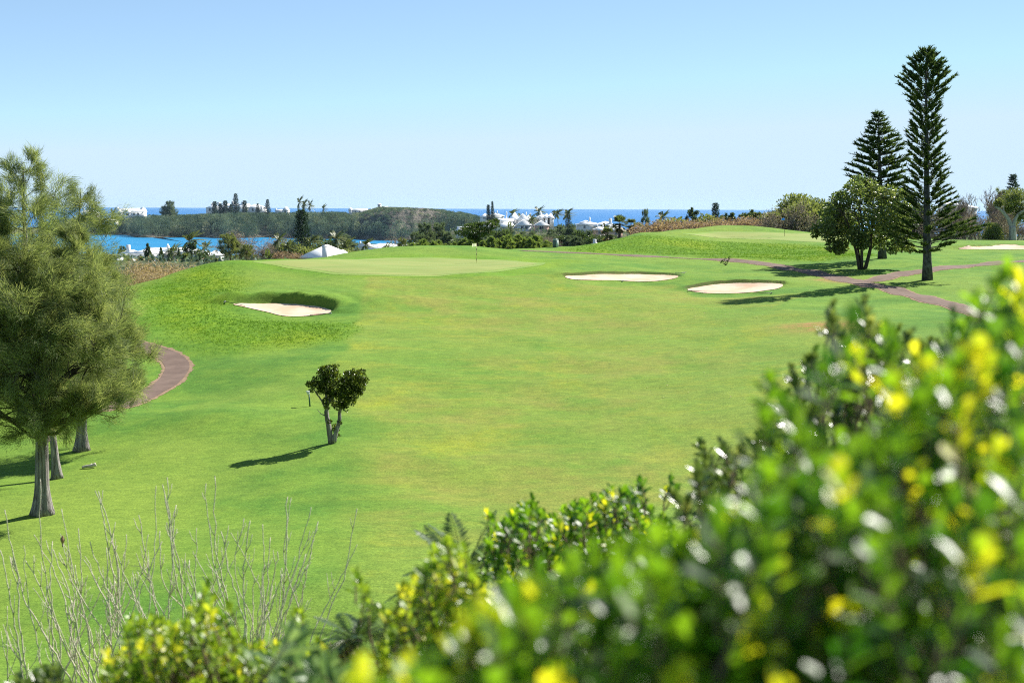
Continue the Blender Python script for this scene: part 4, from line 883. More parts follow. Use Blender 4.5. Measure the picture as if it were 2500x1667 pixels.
villa('tiny white roof just clearing the ridge left of the white flag', 1138, 612, 300, [(1124, 1144, 601, 606, 614, 'hip', 6, 0)], [(1137, 5, 596, 605, 2)], [])
villa('white house wall showing through the bare trees beside the tall pine', 2335, 520, 300, [(2318, 2350, 494, 501, 525, 'hip', 8, 0), (2352, 2385, 500, 507, 525, 'hip', 8, 3)], [(2326, 4, 491, 498, 4)], [(2326, 2330, 505, 511, 0)])
villa('low white cottage hidden in the scrub left of the raised green', 1610, 575, 330, [(1590, 1612, 552, 558, 578, 'hip', 7, 0), (1690, 1712, 548, 555, 572, 'hip', 7, 6)], [(1596, 3, 549, 555, 3)], [(1600, 1604, 562, 567, 0)])

# ------------------------------------------------------------------ vegetation beyond the course
for px, py, lab in [(732, 480, 'tallest of the skyline palms above the headland woods'), (744, 487, 'middle palm of the skyline palms above the headland woods'), (755, 488, 'right hand palm of the skyline palms above the headland woods'), (739, 497, 'short palm under the tall skyline palms on the headland'), (790, 499, 'lone headland palm between the skyline palms and the white villa'), (273, 507, 'faint thin palm left of the long gabled house')]:
    put('palm1' if px % 2 else 'palm2', px, py, 1110, 'coconut palm, ' + lab, 'palms on the headland skyline', wid=.5)
for k, px, py, Y, lab in [('palm2', 465, 566, 425, 'windblown coconut palm over the round tree by the bay villa'), ('palm3', 418, 592, 436, 'spreading coconut palm behind the bay villa roof'), ('palm1', 497, 588, 440, 'small coconut palm against the turquoise bay'),
    ('palm1', 676, 566, 330, 'coconut palm in front of the grey bare tree'), ('palm3', 702, 580, 318, 'bushy yellowing palm right of the grey bare tree'), ('palm2', 762, 574, 330, 'coconut palm just right of the tall dark pine'),
    ('palm1', 816, 560, 360, 'tall coconut palm above the pyramid roof'), ('palm3', 842, 577, 322, 'bushy coconut palm right of the pyramid roof'), ('palm2', 895, 583, 300, 'windblown palm before the long low white roof'), ('palm3', 938, 590, 292, 'ragged leaning palm before the long low white roof'), ('palmlow', 870, 606, 280, 'low tangled palm at the edge of the mown ridge'), ('palmlow', 655, 606, 300, 'dark low palm beneath the grey bare tree'),
    ('palm2', 1252, 511, 555, 'pair crowned palm above the mansion left wing'), ('palm1', 1312, 503, 560, 'tall palm standing over the mansion gables'), ('palm1', 1295, 522, 545, 'dark palm between the mansion peaks'), ('palm2', 1300, 530, 520, 'ragged palm in front of the mansion gables'), ('palm1', 1351, 512, 590, 'first skyline palm right of the mansion'), ('palm2', 1363, 511, 580, 'second skyline palm right of the mansion'), ('palm1', 1381, 516, 580, 'leaning palm left of the dark round tree by the sea'), ('palm2', 1388, 509, 590, 'palm over the dark round tree by the sea'), ('palm1', 1613, 514, 420, 'lone windblown palm against the sea right of the mound'), ('palm1', 1268, 520, 575, 'thin palm behind the mansion roof'), ('palmlow', 1245, 540, 480, 'dark low palm in front of the mansion left wing')]:
    put(k, px, py, Y, lab, 'palms around the villas')
for k, px, py, Y, lab in [('fan', 1513, 522, 300, 'tall fan palm with bare trunk beside the raised mound'), ('fan', 1484, 552, 285, 'short fan palm with brown skirt beside the raised mound'), ('fan', 1541, 531, 305, 'fan palm just right of the tall bare trunked one'), ('fan', 1556, 540, 300, 'squat fan palm at the crest of the raised mound'),
    ('fanlow', 312, 622, 405, 'fan palm at the left corner of the bay villa'), ('fanlow', 343, 622, 400, 'fan palm before the bay villa left wing'), ('fanlow', 455, 614, 395, 'pale fan palm before the pink terrace'), ('fanlow', 502, 636, 390, 'fan palm at the edge of the mown bank'), ('palmlow', 528, 632, 388, 'feather palm beside the right end of the bay villa'), ('fan', 1812, 520, 300, 'fan palm rising out of the dry hedge'), ('fan', 1850, 515, 285, 'leafy fan palm in the tall thicket'), ('fanlow', 1890, 512, 278, 'shaggy fan palm beside the broad leaved tree')]:
    put(k, px, py, Y, lab, 'fan palms', wid=.8 if px < 540 else 1.0)
for k, px, py, Y, lab in [('norfcol', 1192, 500, 700, 'left of the two dark pines on the sea horizon'), ('norf', 1202, 492, 700, 'right of the two dark pines on the sea horizon'), ('norf', 575, 473, 1095, 'broad dark pine over the hilltop mansion'), ('norfcol', 524, 492, 1090, 'first small pine before the hilltop mansion left wing'), ('norfcol', 550, 490, 1085, 'slim pine before the hilltop mansion centre'), ('norfcol', 597, 490, 1085, 'slim pine right of the broad dark pine'), ('norf', 653, 487, 1090, 'dark pine at the right end of the hilltop mansion'), ('norfcol', 538, 497, 1085, 'small pine between two slim pines at the mansion'), ('norf', 563, 499, 1085, 'little pine close under the broad dark pine'), ('norf', 629, 497, 1085, 'grey green pine before the mansion right wing'),
    ('norfcol', 736, 512, 345, 'tall dark pine standing before the headland cliffs'), ('norfcol', 1747, 495, 330, 'slender dark pine before the house with a thick chimney'), ('norf', 2474, 426, 330, 'blue grey pine above the bare trees at the photo edge'), ('norf', 1388, 515, 560, 'dark pointed tree by the sea right of the mansion')]:
    put(k, px, py, Y, lab, 'distant pines', wid=.5 if Y == 700 else 1.0)
put('casu', 413, 491, 1090, 'casuarina top standing clear above the headland woods', 'casuarinas by the bay')
for k, px, py, Y, lab, wd in [('green', 562, 580, 335, 'big rounded olive green casuarina at the edge of the mown bank', 1.0), ('green', 600, 602, 325, 'lower shoulder of olive green casuarina by the grey bare tree', 1.0), ('twiggy', 628, 563, 365, 'wide grey brown bare tree beside the olive casuarina', 1.15), ('twiggy', 690, 585, 345, 'smaller bare tree left of the tall dark pine', 1.0),
    ('bush', 735, 600, 318, 'light green bush left of the pyramid roof', 1.3), ('bush', 765, 606, 316, 'light green bush at the foot of the tall dark pine', 1.2), ('open', 468, 586, 415, 'round topped tree in the middle of the bay villa', .9), ('ball', 500, 612, 402, 'clipped ball shaped bush by the bay villa', 1.0), ('cedarlet', 361, 592, 405, 'small dark cedar before the bay villa roof', .55), ('cedarlet', 393, 602, 402, 'spiky dark cedar before the bay villa centre', .45), ('open', 415, 612, 400, 'dark leafy tree before the bay villa centre', .45), ('cedarlet', 436, 604, 408, 'dark slim tree before the bay villa ridge', .4), ('broad', 470, 640, 392, 'dark bush under the pink terrace', 1.2), ('bush', 500, 650, 385, 'pale silvery bush on the slope under the bay villa', 1.2), ('broad', 440, 648, 388, 'dark shrub in the hollow left of the mown bank', 1.3),
    ('bush', 530, 628, 370, 'pale bush at the right corner of the bay villa', 1.0), ('twiggy', 655, 578, 350, 'grey leafless thicket tree right of the olive casuarina', 1.1), ('bush', 715, 592, 340, 'dusty green bush between the grey thicket and the dark pine', 1.1), ('green', 745, 590, 350, 'dusky green tree at the foot of the dark pine', .7), ('bush', 850, 606, 310, 'dull bush between the two white roofs', 1.2), ('drybush', 905, 612, 295, 'brown shrub at the edge of the mown ridge', 1.3), ('twiggy', 1020, 560, 400, 'grey bare tree beside the dense grey green casuarina', .9), ('bush', 960, 606, 300, 'low green bush under the big white chimney', 1.0), ('green', 985, 590, 330, 'olive tree right of the big white chimney', .7), ('drybush', 700, 612, 300, 'brown shrub at the crest of the mown bank', 1.4), ('broad', 805, 585, 370, 'dark tree behind the pyramid roof', .8), ('casu', 845, 572, 420, 'blue green casuarina on the near shore of the bay', .9), ('casu2', 775, 580, 430, 'dark casuarina by the water behind the pyramid roof', .8), ('casu', 300, 600, 470, 'dark tree behind the left end of the bay villa', .8),
    ('casu', 1040, 545, 330, 'dense grey green casuarina behind the mown ridge', .85), ('casu2', 1072, 548, 335, 'casuarina right of the dense one behind the mown ridge', .85), ('casu', 1092, 566, 320, 'rounded casuarina left of the windswept cedar', .8), ('casu2', 1015, 570, 320, 'low casuarina beside the big white chimney', .9),
    ('broad', 1232, 559, 330, 'dark round tree below the mansion left wing', .8), ('casu', 1275, 565, 370, 'blue green casuarina below the mansion gables', 1.0), ('casu2', 1300, 567, 360, 'blue green casuarina beside the pink gable', .9), ('casu2', 1368, 551, 400, 'wide blue green casuarina right of the pink gable', 1.0), ('casu', 1395, 548, 390, 'blue green casuarina above the concrete bin', 1.0), ('casu2', 1345, 561, 385, 'blue green casuarina hiding the mansion right wing', 1.0), ('twiggy', 1430, 556, 350, 'brown leafless tree left of the short fan palm', .8), ('broad', 1412, 562, 335, 'dark tree above the ridge right of the bin', .8), ('casu', 1440, 562, 330, 'green casuarina beside the pink cottage', .7), ('open', 1475, 545, 400, 'thin leafy tree near the pink cottage', .9),
    ('casu2', 1575, 515, 320, 'wind bent grey green tree against the sea', .45), ('cedarlet', 1598, 540, 320, 'small dark tree below the lone windblown palm', .8), ('open', 1690, 506, 300, 'open crowned tree left of the slender dark pine', .75), ('bush', 1655, 530, 290, 'leafy green bush in the scrub before the sea', 1.2), ('bush', 1722, 522, 300, 'grey green bush left of the slender dark pine', 1.0), ('open', 1768, 520, 310, 'thin tree right of the slender dark pine', .8), ('cedarlet', 1786, 517, 300, 'dark pointed tree at the left of the dry hedge', 1.1), ('open', 1830, 512, 290, 'leafy tree rising from the dry hedge', .9), ('broad', 1870, 520, 285, 'green broad leaved bush behind the blue flag', 1.0),
    ('thicket', 1945, 475, 290, 'tall tan green thicket tree left of the broad leaved tree', 1.0), ('twiggy', 1915, 490, 275, 'grey bare tree tangled in the tall thicket', .8), ('thicket', 1965, 492, 280, 'light green thicket bush left of the broad leaved tree', 1.3), ('thicket', 1995, 486, 285, 'leafy thicket tree partly behind the broad leaved tree', .75), ('twiggy', 1985, 520, 275, 'grey twiggy tangle beneath the thicket trees', .9), ('broad', 2240, 500, 290, 'dark tree seen between the two tall pines', .9), ('broad', 2050, 500, 290, 'dark tree hidden behind the broad leaved tree', .9), ('twiggy', 2200, 520, 285, 'bare tangle seen under the tall pine', 1.0),
    ('baretree', 2350, 470, 275, 'dark bare tree nearest to the tallest pine', .8), ('baretree', 2402, 452, 272, 'bare dark tree with many upright branches', .9), ('baretree', 2435, 468, 280, 'thin bare tree left of the pale trunk', .7), ('twiggy', 2330, 505, 280, 'brown leafless thicket by the tallest pine', .9), ('twiggy', 2375, 508, 275, 'brown twiggy thicket behind the pale bunker', .9), ('twiggy', 2420, 515, 272, 'grey twiggy thicket left of the pale trunk', .9), ('twiggy', 2300, 500, 285, 'brown leafless tree behind the tallest pine trunk', .9), ('twiggy', 2362, 522, 268, 'brown leafless undergrowth behind the pale bunker', .8), ('thicket', 2425, 545, 262, 'bright green bush in front of the bare trees', .9), ('green', 2450, 480, 285, 'olive tree crown behind the pale trunk', .7), ('baretree', 2490, 470, 280, 'dark bare tree at the far edge behind the pale trunk', .9), ('twiggy', 2475, 530, 275, 'brown leafless thicket behind the pale trunk', .9)]:
    put(k, px, py, Y, lab, 'trees and bushes beyond the turf', wid=wd)
rs = np.random.RandomState(6)
for i, px in enumerate(range(1008, 1352, 13)):
    put('young', px + rs.randint(-3, 4), 590 - 8 * (px > 1130) - 4 * (px > 1200) + rs.randint(-5, 7) + 10 * (px > 1320), 262 + rs.randint(0, 22), 'young feathery casuarina in the close row behind the mown ridge', 'row of young casuarinas', wid=1.0)
for i, px in enumerate(range(1600, 1985, 22)):
    put('drybush' if i % 3 else 'tanbush', px + rs.randint(-4, 5), 537 - 6 * (px > 1780) + rs.randint(-5, 6), 276 + rs.randint(0, 10), 'dry pinkish brown shrub in the hedge behind the raised green', 'dry hedge behind the raised green', wid=1.5)
for i, (px, py, Y) in enumerate([(352, 640, 178), (375, 628, 180), (400, 640, 182), (425, 655, 180), (372, 655, 172), (345, 665, 170), (395, 668, 174), (460, 648, 186), (330, 655, 176)]):
    put('tanbush', px, py, Y, 'leafless straw coloured shrub in the tangle left of the mown bank', 'straw coloured shrubs left of the bank', wid=1.3)
for i in range(40):
    px = rs.uniform(1010, 1500); Y = rs.uniform(300, 470); p = P(px, 560, Y); zb = base_z(p[0], Y)
    if 1110 < px < 1350 and Y > 400: Y = rs.uniform(300, 390)
    k = ['casu', 'casu2', 'broad', 'twiggy', 'casu'][rs.randint(5)]
    py = 833 + 0 * px; z = zb + rs.uniform(4, 6.5)
    z = min(z, P(px, 573 + 8 * (px < 1160), Y)[2])
    if z - zb > 1.5:
        t = plant(NMS[k], 'dusky tree in the dense thicket between the mown ridge and the villas', 'tree', (P(px, 560, Y)[0], Y, zb - .2), PR[k], 'thicket below the villas', rs.rand() * 6); s = (z - zb) / PH[k]; t.scale = (s * 1.25, s * 1.25, s)
# pale-trunked tree at the right edge
Y = 262; rs = np.random.RandomState(17); x = P(2472, 588, Y)[0]; g = np.array([x, Y, float(H(x, Y)) if Y < 240 else P(2472, 586, Y)[2]]); s = mpp(Y); T = MB(); C = MB()
def q(px, py, dy=0): return np.array([(px - 2472) * s, dy, (588 - py) * s])
for pl, a, b in [([(2472, 592), (2471, 570), (2470, 555)], .75, .6), ([(2470, 560), (2458, 535), (2440, 515), (2428, 508)], .42, .15), ([(2471, 560), (2476, 540), (2485, 525), (2500, 515)], .4, .2), ([(2462, 545), (2450, 525), (2446, 505)], .2, .1)]:
    pl = smooth_line([q(*p_) for p_ in pl], 4); T.tube(pl, np.linspace(a, b, len(pl)), 9)
for (x1, y1, r) in [(2455, 490, 18), (2475, 480, 20), (2495, 490, 20), (2480, 505, 20), (2505, 515, 18), (2465, 510, 14), (2440, 500, 12), (2515, 490, 20), (2490, 530, 14)]:
    n_ = 500; d = rdir(rs, n_); C.leaves(q(x1, y1, rs.uniform(-2, 2)) + d * r * s * (rs.rand(n_) ** .45)[:, None], rdir(rs, n_), rdir(rs, n_), .55 * rs.uniform(.6, 1.2, n_), .18, 'dia', rs.rand(n_))
plant('pale_trunk_tree', 'gnarled tree with thick pale trunk beyond the pale bunker', 'tree', g, (T.mesh('trunk', M['bark_pale'], True), C.mesh('crown', M['olive'])))

# woods of the headland: one mass
rs = np.random.RandomState(90); C = MB()
nn = 0
while nn < 1900:
    u = rs.uniform(150, 1180); Y = float(island_front(u)) + 3 + 150 * rs.rand() ** 1.5; x = (u - 1250) / FPX * Y; z = float(island_h(x, Y))
    if z < .15: continue
    scr = 845 < u < 1120 and z > 3.5 and not (u > 1040 and z < 12)
    if not scr and rs.rand() < .45: continue
    sh = z < 3
    if scr: h = rs.uniform(.6, 2.6); r = rs.uniform(1.0, 2.8)
    else: h = rs.uniform(5.5, 12.5) * (.75 if u < 290 else 1); r = rs.uniform(2.2, 5.6)
    top = P(u, np.interp(u, [180, 290, 350, 400, 480, 560, 620, 700, 800, 880, 930, 1100, 1180], [535, 535, 525, 525, 524, 520, 520, 519, 518, 520, 505, 513, 531]), Y)[2]
    if z + h > top + rs.uniform(-1, .6): h = top - z
    if h < .5: continue
    n_ = 90 if scr else 420; d = rdir(rs, n_)
    Pt = np.array([x, Y, z + h * .52]) + d * np.array([r, r, h * .5]) * (rs.rand(n_) ** (.35 if scr else .2))[:, None]
    base = rs.choice([.12, .3, .5, .85]) if scr else .40 + .27 * rs.randn()
    C.leaves(Pt, norm(d + rdir(rs, n_) * .8 + np.array([0, 0, .5])), rdir(rs, n_), (.5 if scr else .62) * rs.uniform(.6, 1.3, n_), .36 if scr else .40, 'dia', np.clip(base + .10 * rs.randn(n_), 0, 1)); nn += 1
tag(obj('woods', C.mesh('woods', M['wood_far'])), 'dark grey green woods covering the headland across the bay', 'woods', None, 'stuff')
# scrub on the coastal land: one mass
rs = np.random.RandomState(91); C = MB(); n_ = 26000
x = rs.uniform(-260, 330, n_); Y = 245 + 420 * rs.rand(n_) ** 1.5; z = land_h(x, Y); k = (z > .4) & ~((x / Y < -.19) & (Y > 370)); x = x[k]; Y = Y[k]; z = z[k]; n_ = len(x); d = rdir(rs, n_)
C.leaves(np.stack([x, Y, z + rs.rand(n_) * .9], 1), norm(d + np.array([0, 0, .8])), rdir(rs, n_), rs.uniform(.6, 1.5, n_), .6, 'dia', np.clip(.35 + .22 * np.sin(x * .07) * np.sin(Y * .05) + .15 * rs.randn(n_), 0, 1))
tag(obj('undergrowth', C.mesh('undergrowth', M['wood_far'])), 'low scrub undergrowth between the villas and the turf', 'undergrowth', None, 'stuff')

# ------------------------------------------------------------------ golf things
def flag(g, hgt, cloth, pole, label, bands):
    t = thing('golf_flag', label, 'flag', g); r = .028
    B = MB(); k = 9
    obj('pole', MB().tube([[0, 0, -.05], [0, 0, hgt]], r, 8).mesh('pole', M[pole], True), t)
    if bands:
        for i in range(3):
            z = hgt * (.12 + .26 * i); obj('band', MB().tube([[0, 0, z], [0, 0, z + hgt * .11]], r + .003, 8).mesh('band', M['black'], True), t)
    nx, nz = 9, 6; V = []; F = []
    for i in range(nx):
        for j in range(nz):
            u = i / (nx - 1); v = j / (nz - 1); V.append((-r - u * .48, .06 * math.sin(u * 6) * u, hgt - .02 - v * .36 - .05 * u))
    for i in range(nx - 1):
        for j in range(nz - 1): a = i * nz + j; F.append([a, a + 1, a + nz + 1]); F.append([a, a + nz + 1, a + nz])
    obj('cloth', mk('cloth', V, F, M[cloth], np.full(len(V), .5), True), t)
    return t
g = G(1163, 642, 100); flag(g, P(1163, 594, g[1])[2] - g[2], 'cloth_white', 'pole_yellow', 'white flag on a banded yellow pole in the big putting green', True)
g = G(1915, 578, 200); flag(g, P(1915, 532, g[1])[2] - g[2], 'paint_blue', 'black', 'blue flag on a thin dark pole on the raised green', False)
g = G(1357, 604, 150); hb = P(1357, 586, g[1])[2] - g[2]; t = thing('litter_bin', 'square green and pale concrete bin on the mown ridge', 'bin', g); wb = 9.5 * mpp(g[1])
obj('body', MB().box((-.06, 0, hb / 2), (wb, wb, hb), .5).mesh('body', M['bin_green']), t); obj('panel', MB().box((wb * .36, -wb * .36, hb * .48), (wb * .62, .06, hb * .9), .5).mesh('panel', M['bin_pale']), t)
B = MB(); B.box((-.06, 0, hb + .05), (wb * 1.1, wb * 1.1, .1), .5)
B2 = MB(); B2.box((-.06, 0, hb + .16), (wb * .7, wb * .7, .12), .5); o = obj('lid', B.mesh('lid', M['bin_pale']), t); obj('cap', B2.mesh('cap', M['metal_grey']), o)
g = G(757, 992, 60); t = thing('marker_post', 'slim dark green post with a small white box on top beside the small tree', 'post', g, None, .3); hp = P(754, 955, g[1])[2] - g[2]
obj('post', MB().tube([[0, 0, -.1], [-.06, 0, hp * .85]], .045, 8).mesh('post', M['paint_green'], True), t)
b = obj('box', MB().box((-.09, 0, hp * .86), (.16, .14, .16)).mesh('box', M['paint_white']), t); obj('roof', MB().box((-.10, 0, hp * .86 + .11), (.26, .22, .05)).mesh('roof', M['paint_white']), b)
g = G(217, 1143, 50); L = MB().tube(smooth_line([(-.35, .02, .04), (-.1, 0, .1), (.15, -.02, .13), (.36, .03, .2)], 4), np.linspace(.06, .10, 13), 8); L.tube([(.05, 0, .12), (.14, .06, .24)], [.04, .015], 6)
o = obj('driftwood_log', L.mesh('driftwood_log', M['driftwood'], True), None, g); tag(o, 'short pale weathered log lying on the grass behind the trunk', 'log')
def rake(px, py, dx, dy, label, y0=80, L=1.9):
    g = G(px, py, y0); x1, y1 = dx * L, dy * L; z1 = float(H(g[0] + x1, g[1] + y1)) - g[2]
    t = thing('bunker_rake', label, 'rake', g, 'rakes by the bunkers')
    obj('handle', MB().tube([(0, 0, .10), (x1, y1, z1 + .12)], .028, 6).mesh('handle', M['black'], True), t)
    B = MB(); nx, ny = -dy, dx; B.tube([(-nx * .3, -ny * .3, .11), (nx * .3, ny * .3, .11)], .035, 6)
    for i in range(7): u = (i - 3) * .09; B.tube([(nx * u, ny * u, .10), (nx * u, ny * u, .0)], .012, 4)
    obj('head', B.mesh('head', M['metal_grey'], True), t)
rake(550, 741, 1, -.25, 'rake lying on the turf at the left tip of the left bunker')
rake(806, 767, -.9, -.5, 'rake half across the right edge of the left bunker')
rake(1884, 717, -.98, .1, 'rake lying on the turf right of the shaded bunker')
rake(1660, 668, .6, 1.8, 'rake leaning up the slope by the long right bunker')
rake(1680, 712, 1, -.1, 'rake at the left tip of the shaded bunker')
rake(1520, 688, 1, 0, 'rake on the front rim of the long right bunker')
g = G(335, 866, 70); t = thing('path_barrier', 'low white rail on two grey posts beside the curving path', 'barrier', g, None, -.25)
w2 = 12 * mpp(g[1])
for sx, hh in ((-1, .95), (1, .85)): obj('post', MB().tube([(sx * w2, 0, -.2), (sx * w2, 0, hh)], .05, 8).mesh('post', M['metal_grey'], True), t)
obj('rail', MB().box((0, 0, .12), (2 * w2, .07, .16)).mesh('rail', M['paint_white']), t)
# ------------------------------------------------------------------ grass of the rough
rs = np.random.RandomState(12); C = MB()
n_ = 300000; u = rs.uniform(0, 2560, n_); Y = 36 + 205 * rs.rand(n_) ** .75; x = (u - 1250) / FPX * Y
bil = lambda A_, x_, y_: A_[np.clip(np.searchsorted(GY, y_) - 1, 0, len(GY) - 1), np.clip(np.searchsorted(GX, x_) - 1, 0, len(GX) - 1)]
allow = (1 - bil(a_f, x, Y)) * (1 - .97 * bil(a_a, x, Y)); bk = bil(a_b, x, Y)
k = rs.rand(n_) < allow * np.clip(bk * 1.2 - .1, 0, 1); x = x[k]; Y = Y[k]; bk = bk[k]
bad = np.zeros(len(x), bool)
for p_ in bpolys + [green1, green2]: bad |= sdist(x, Y, grow(p_, .12)[::2])[0] < 0
PC = [(o_, np.array([v.co[:2] for v in o_.data.vertices])) for o_ in COL.objects if o_.name.startswith('path_edge')]
for o_, pc in PC:
    m_ = (x > pc[:, 0].min() - 2) & (x < pc[:, 0].max() + 2) & (Y > pc[:, 1].min() - 2) & (Y < pc[:, 1].max() + 2)
    ctr = pc.reshape(-1, 7, 2)[:, 3]; idx = np.where(m_)[0]
    for a in range(0, len(idx), 4000):
        ii = idx[a:a + 4000]; dd = np.min((x[ii, None] - ctr[None, :, 0]) ** 2 + (Y[ii, None] - ctr[None, :, 1]) ** 2, 1); bad[ii] |= dd < 1.5 ** 2
x = x[~bad]; Y = Y[~bad]; bk = bk[~bad]; n_ = len(x)
Pt = np.stack([x, Y, H(x, Y) - .01], 1); pat = np.sin(x * .31 + np.sin(Y * .2)) * np.sin(Y * .37 + np.sin(x * .23)) * .2
ti = np.clip(.45 + pat + .2 * rs.randn(n_), 0, 1)
for q_ in range(3):
    C.leaves(Pt + rs.randn(n_, 3) * np.array([.05, .05, 0]), norm(rs.randn(n_, 3) * np.array([.6, .6, .2]) + np.array([0, 0, .8])), rdir(rs, n_), (.07 + .09 * bk) * rs.uniform(.6, 1.4, n_), .035, 'tri', ti)
tag(obj('grass', C.mesh('grass', M['tuft'])), 'longer tufted grass of the banks and rough', 'grass', None, 'stuff')
# fallen leaves
n_ = 260; C = MB(); pts = []
for _ in range(n_):
    a = (rs.uniform(1560, 2060), rs.uniform(705, 780)) if rs.rand() < .5 else (rs.uniform(2000, 2260), rs.uniform(668, 700)) if rs.rand() < .6 else (rs.uniform(1200, 1800), rs.uniform(720, 1000))
    pts.append(G(*a, 75) + np.array([0, 0, .05]))
C.leaves(np.array(pts), norm(rdir(rs, n_) * np.array([1, 1, .2])), np.tile([0, 0, 1.], (n_, 1)), .13, .09, 'dia', .9)
tag(obj('fallen_leaves', C.mesh('fallen_leaves', M['dry_tan'])), 'pale fallen leaves scattered on the turf near the pine', 'leaves', None, 'stuff')
# ------------------------------------------------------------------ foreground shrubs on the slope below the camera
def pxpoly(rs, poly, n, bias=0.0, edge=0.0):
    poly = np.array(poly, float); lo = poly.min(0); hi = poly.max(0); o = []
    while len(o) < n:
        c = lo + rs.rand(400, 2) * (hi - lo); c = c[inpoly(c[:, 0], c[:, 1], poly)]; o += list(c)
    return np.array(o[:n])
def shrub(name, label, poly, yf, n, L, Wd, mat, base, seed, per=11, roll=.10, twig=.004, stemm='stem_brown', up=.8, kind='leaf', yellow=0.0, nst=5, group='shrubs in front of the course', tips=None, tipL=1.0, sp=.85, mesh_twigs=True):
    """twig ends spread through the volume seen inside poly; yf(px,py,r) gives their distance; leaves whorled round the last of each twig"""
    rs = np.random.RandomState(seed); q = pxpoly(rs, poly, n)
    if tips: q = np.concatenate([q, np.array(tips, float)])
    k = len(q); Y = np.array([yf(a, b, rs.rand()) for a, b in q]); tp = np.array([P(a, b, y) for (a, b), y in zip(q, Y)])
    base = np.array(base, float); C = MB(); T = MB()
    out = norm(tp - (base + np.array([0, 0, .2])))
    d = norm(out * .45 + rdir(rs, k) * .5 + np.array([0, 0, up]))
    ci = np.repeat(np.arange(k), per); m = len(ci); j = np.tile(np.arange(per), k) / per
    ph = j * per * 2.4 + rs.rand(k)[ci] * 6.28
    s = norm(np.cross(d, rdir(rs, k))); b = np.cross(d, s)
    rad = s[ci] * np.cos(ph)[:, None] + b[ci] * np.sin(ph)[:, None]
    open_ = (.35 + .9 * j)[:, None]                       # upper leaves more upright
    D = norm(rad * (1.15 - .75 * j)[:, None] * sp + d[ci] * open_ + rdir(rs, m) * .18 + np.array([0, 0, -.05]))
    Pt = tp[ci] - d[ci] * (roll * (1 - j) * rs.uniform(.7, 1.2, k)[ci])[:, None]
    N = norm(d[ci] * 1.0 - rad * .5 + rdir(rs, m) * .15)
    ymask = (rs.rand(k) < yellow)[ci] * (j > .25)
    ti = np.clip(np.where(ymask, rs.uniform(.75, 1, m), .32 + .16 * rs.randn(k)[ci] + .14 * rs.randn(m) + .16 * (j - .5)), 0, 1)
    C.leaves(Pt, D, N, L * rs.uniform(.65, 1.15, m) * (1.05 - .35 * j ** 3), Wd * rs.uniform(.8, 1.1, m), kind, ti)
    t = thing(name, label, 'shrub', base, group)
    for i in range(k):
        e = tp[i]; s0 = e - d[i] * roll * 1.6; T.tube(np.array([e - d[i] * .01, e - d[i] * roll * .7, s0]) - base, [twig * .5, twig * .8, twig], 4, t=rs.rand(), cap=False)
        if i % 3 == 0:
            o = s0 + (base + np.array([0, 0, .5]) - s0) * rs.uniform(.25, .5) + rdir(rs, 1)[0] * .06; T.tube(np.array([s0, (s0 + o) / 2 + rdir(rs, 1)[0] * .04, o]) - base, [twig, twig * 1.3, twig * 1.6], 4, t=rs.rand(), cap=False)
    obj('twigs', T.mesh('twigs', M[stemm], True), t)
    me = C.mesh('foliage', M[mat], True); me.transform(Matrix.Translation(-Vector(base))); obj('foliage', me, t)
    for i in range(nst):
        e = tp[rs.randint(k)]; pl = line(base, base + (e - base) * .8, 7, rs=rs, jit=.04) - base
        obj('stem', MB().tube(pl, np.linspace(twig * 4, twig * 1.4, 7), 6).mesh('stem', M[stemm], True), t)
    return t
def gb(x, y): return (x, y, float(H(x, y)) - .05)
near_poly = [(1180, 1700), (1230, 1560), (1290, 1400), (1420, 1350), (1560, 1300), (1700, 1290), (1800, 1220), (1850, 1130), (1900, 1060), (1960, 1040), (2040, 1080), (2130, 1000), (2200, 900), (2270, 860), (2330, 820), (2400, 800), (2440, 720), (2560, 690), (2560, 1700)]
shrub('broadleaf_shrub', 'biggest glossy shrub, out of focus close to the camera', near_poly, lambda a, b, r: 1.5 + 1.5 * r + .5 * max(0, (1300 - b) / 600), 640, .047, .025, 'glossy', gb(.62, 2.5), 101, per=11, roll=.10, twig=.0035, yellow=.17,
      tips=[(2450, 660), (2440, 700), (2380, 730), (2330, 770), (2490, 670), (2350, 800), (2160, 790), (2180, 830), (2080, 790), (2090, 830), (2070, 860), (1880, 920), (1870, 1010), (1900, 960), (1930, 1000), (2010, 900), (2230, 860), (2180, 900), (1400, 1370), (1450, 1350), (1560, 1330), (2060, 1440), (2080, 1480), (1960, 1600), (2150, 1560)])
shrub('broadleaf_shrub', 'low out of focus shrub with big yellow leaves at the bottom edge', [(860, 1700), (880, 1610), (960, 1640), (1080, 1590), (1200, 1480), (1300, 1420), (1320, 1700)], lambda a, b, r: 1.45 + .9 * r, 90, .048, .025, 'glossy', gb(-.1, 1.9), 102, per=10, yellow=.3, nst=3)
shrub('rosette_shrub', 'shrub with upright rosettes of small leathery leaves in sharp focus', [(1640, 1290), (1690, 1180), (1720, 1110), (1800, 1080), (1850, 1060), (1900, 980), (1960, 880), (2000, 800), (2100, 760), (2300, 850), (2420, 800), (2560, 780), (2560, 1350), (1800, 1400)], lambda a, b, r: 4.3 + 1.7 * r, 620, .055, .024, 'rosette', gb(1.2, 6.0), 103, per=13, roll=.10, twig=.004, sp=.6, yellow=.05,
      tips=[(1712, 1085), (1722, 1100), (1705, 1135), (1765, 1090), (1785, 1110), (1850, 1075), (1870, 1070), (2035, 745), (2033, 765), (2040, 790), (2110, 735), (2120, 760), (2125, 790), (2118, 815), (2280, 840), (2440, 780), (2470, 800), (2460, 820), (1935, 900), (1940, 925), (1640, 1200), (1655, 1220)])
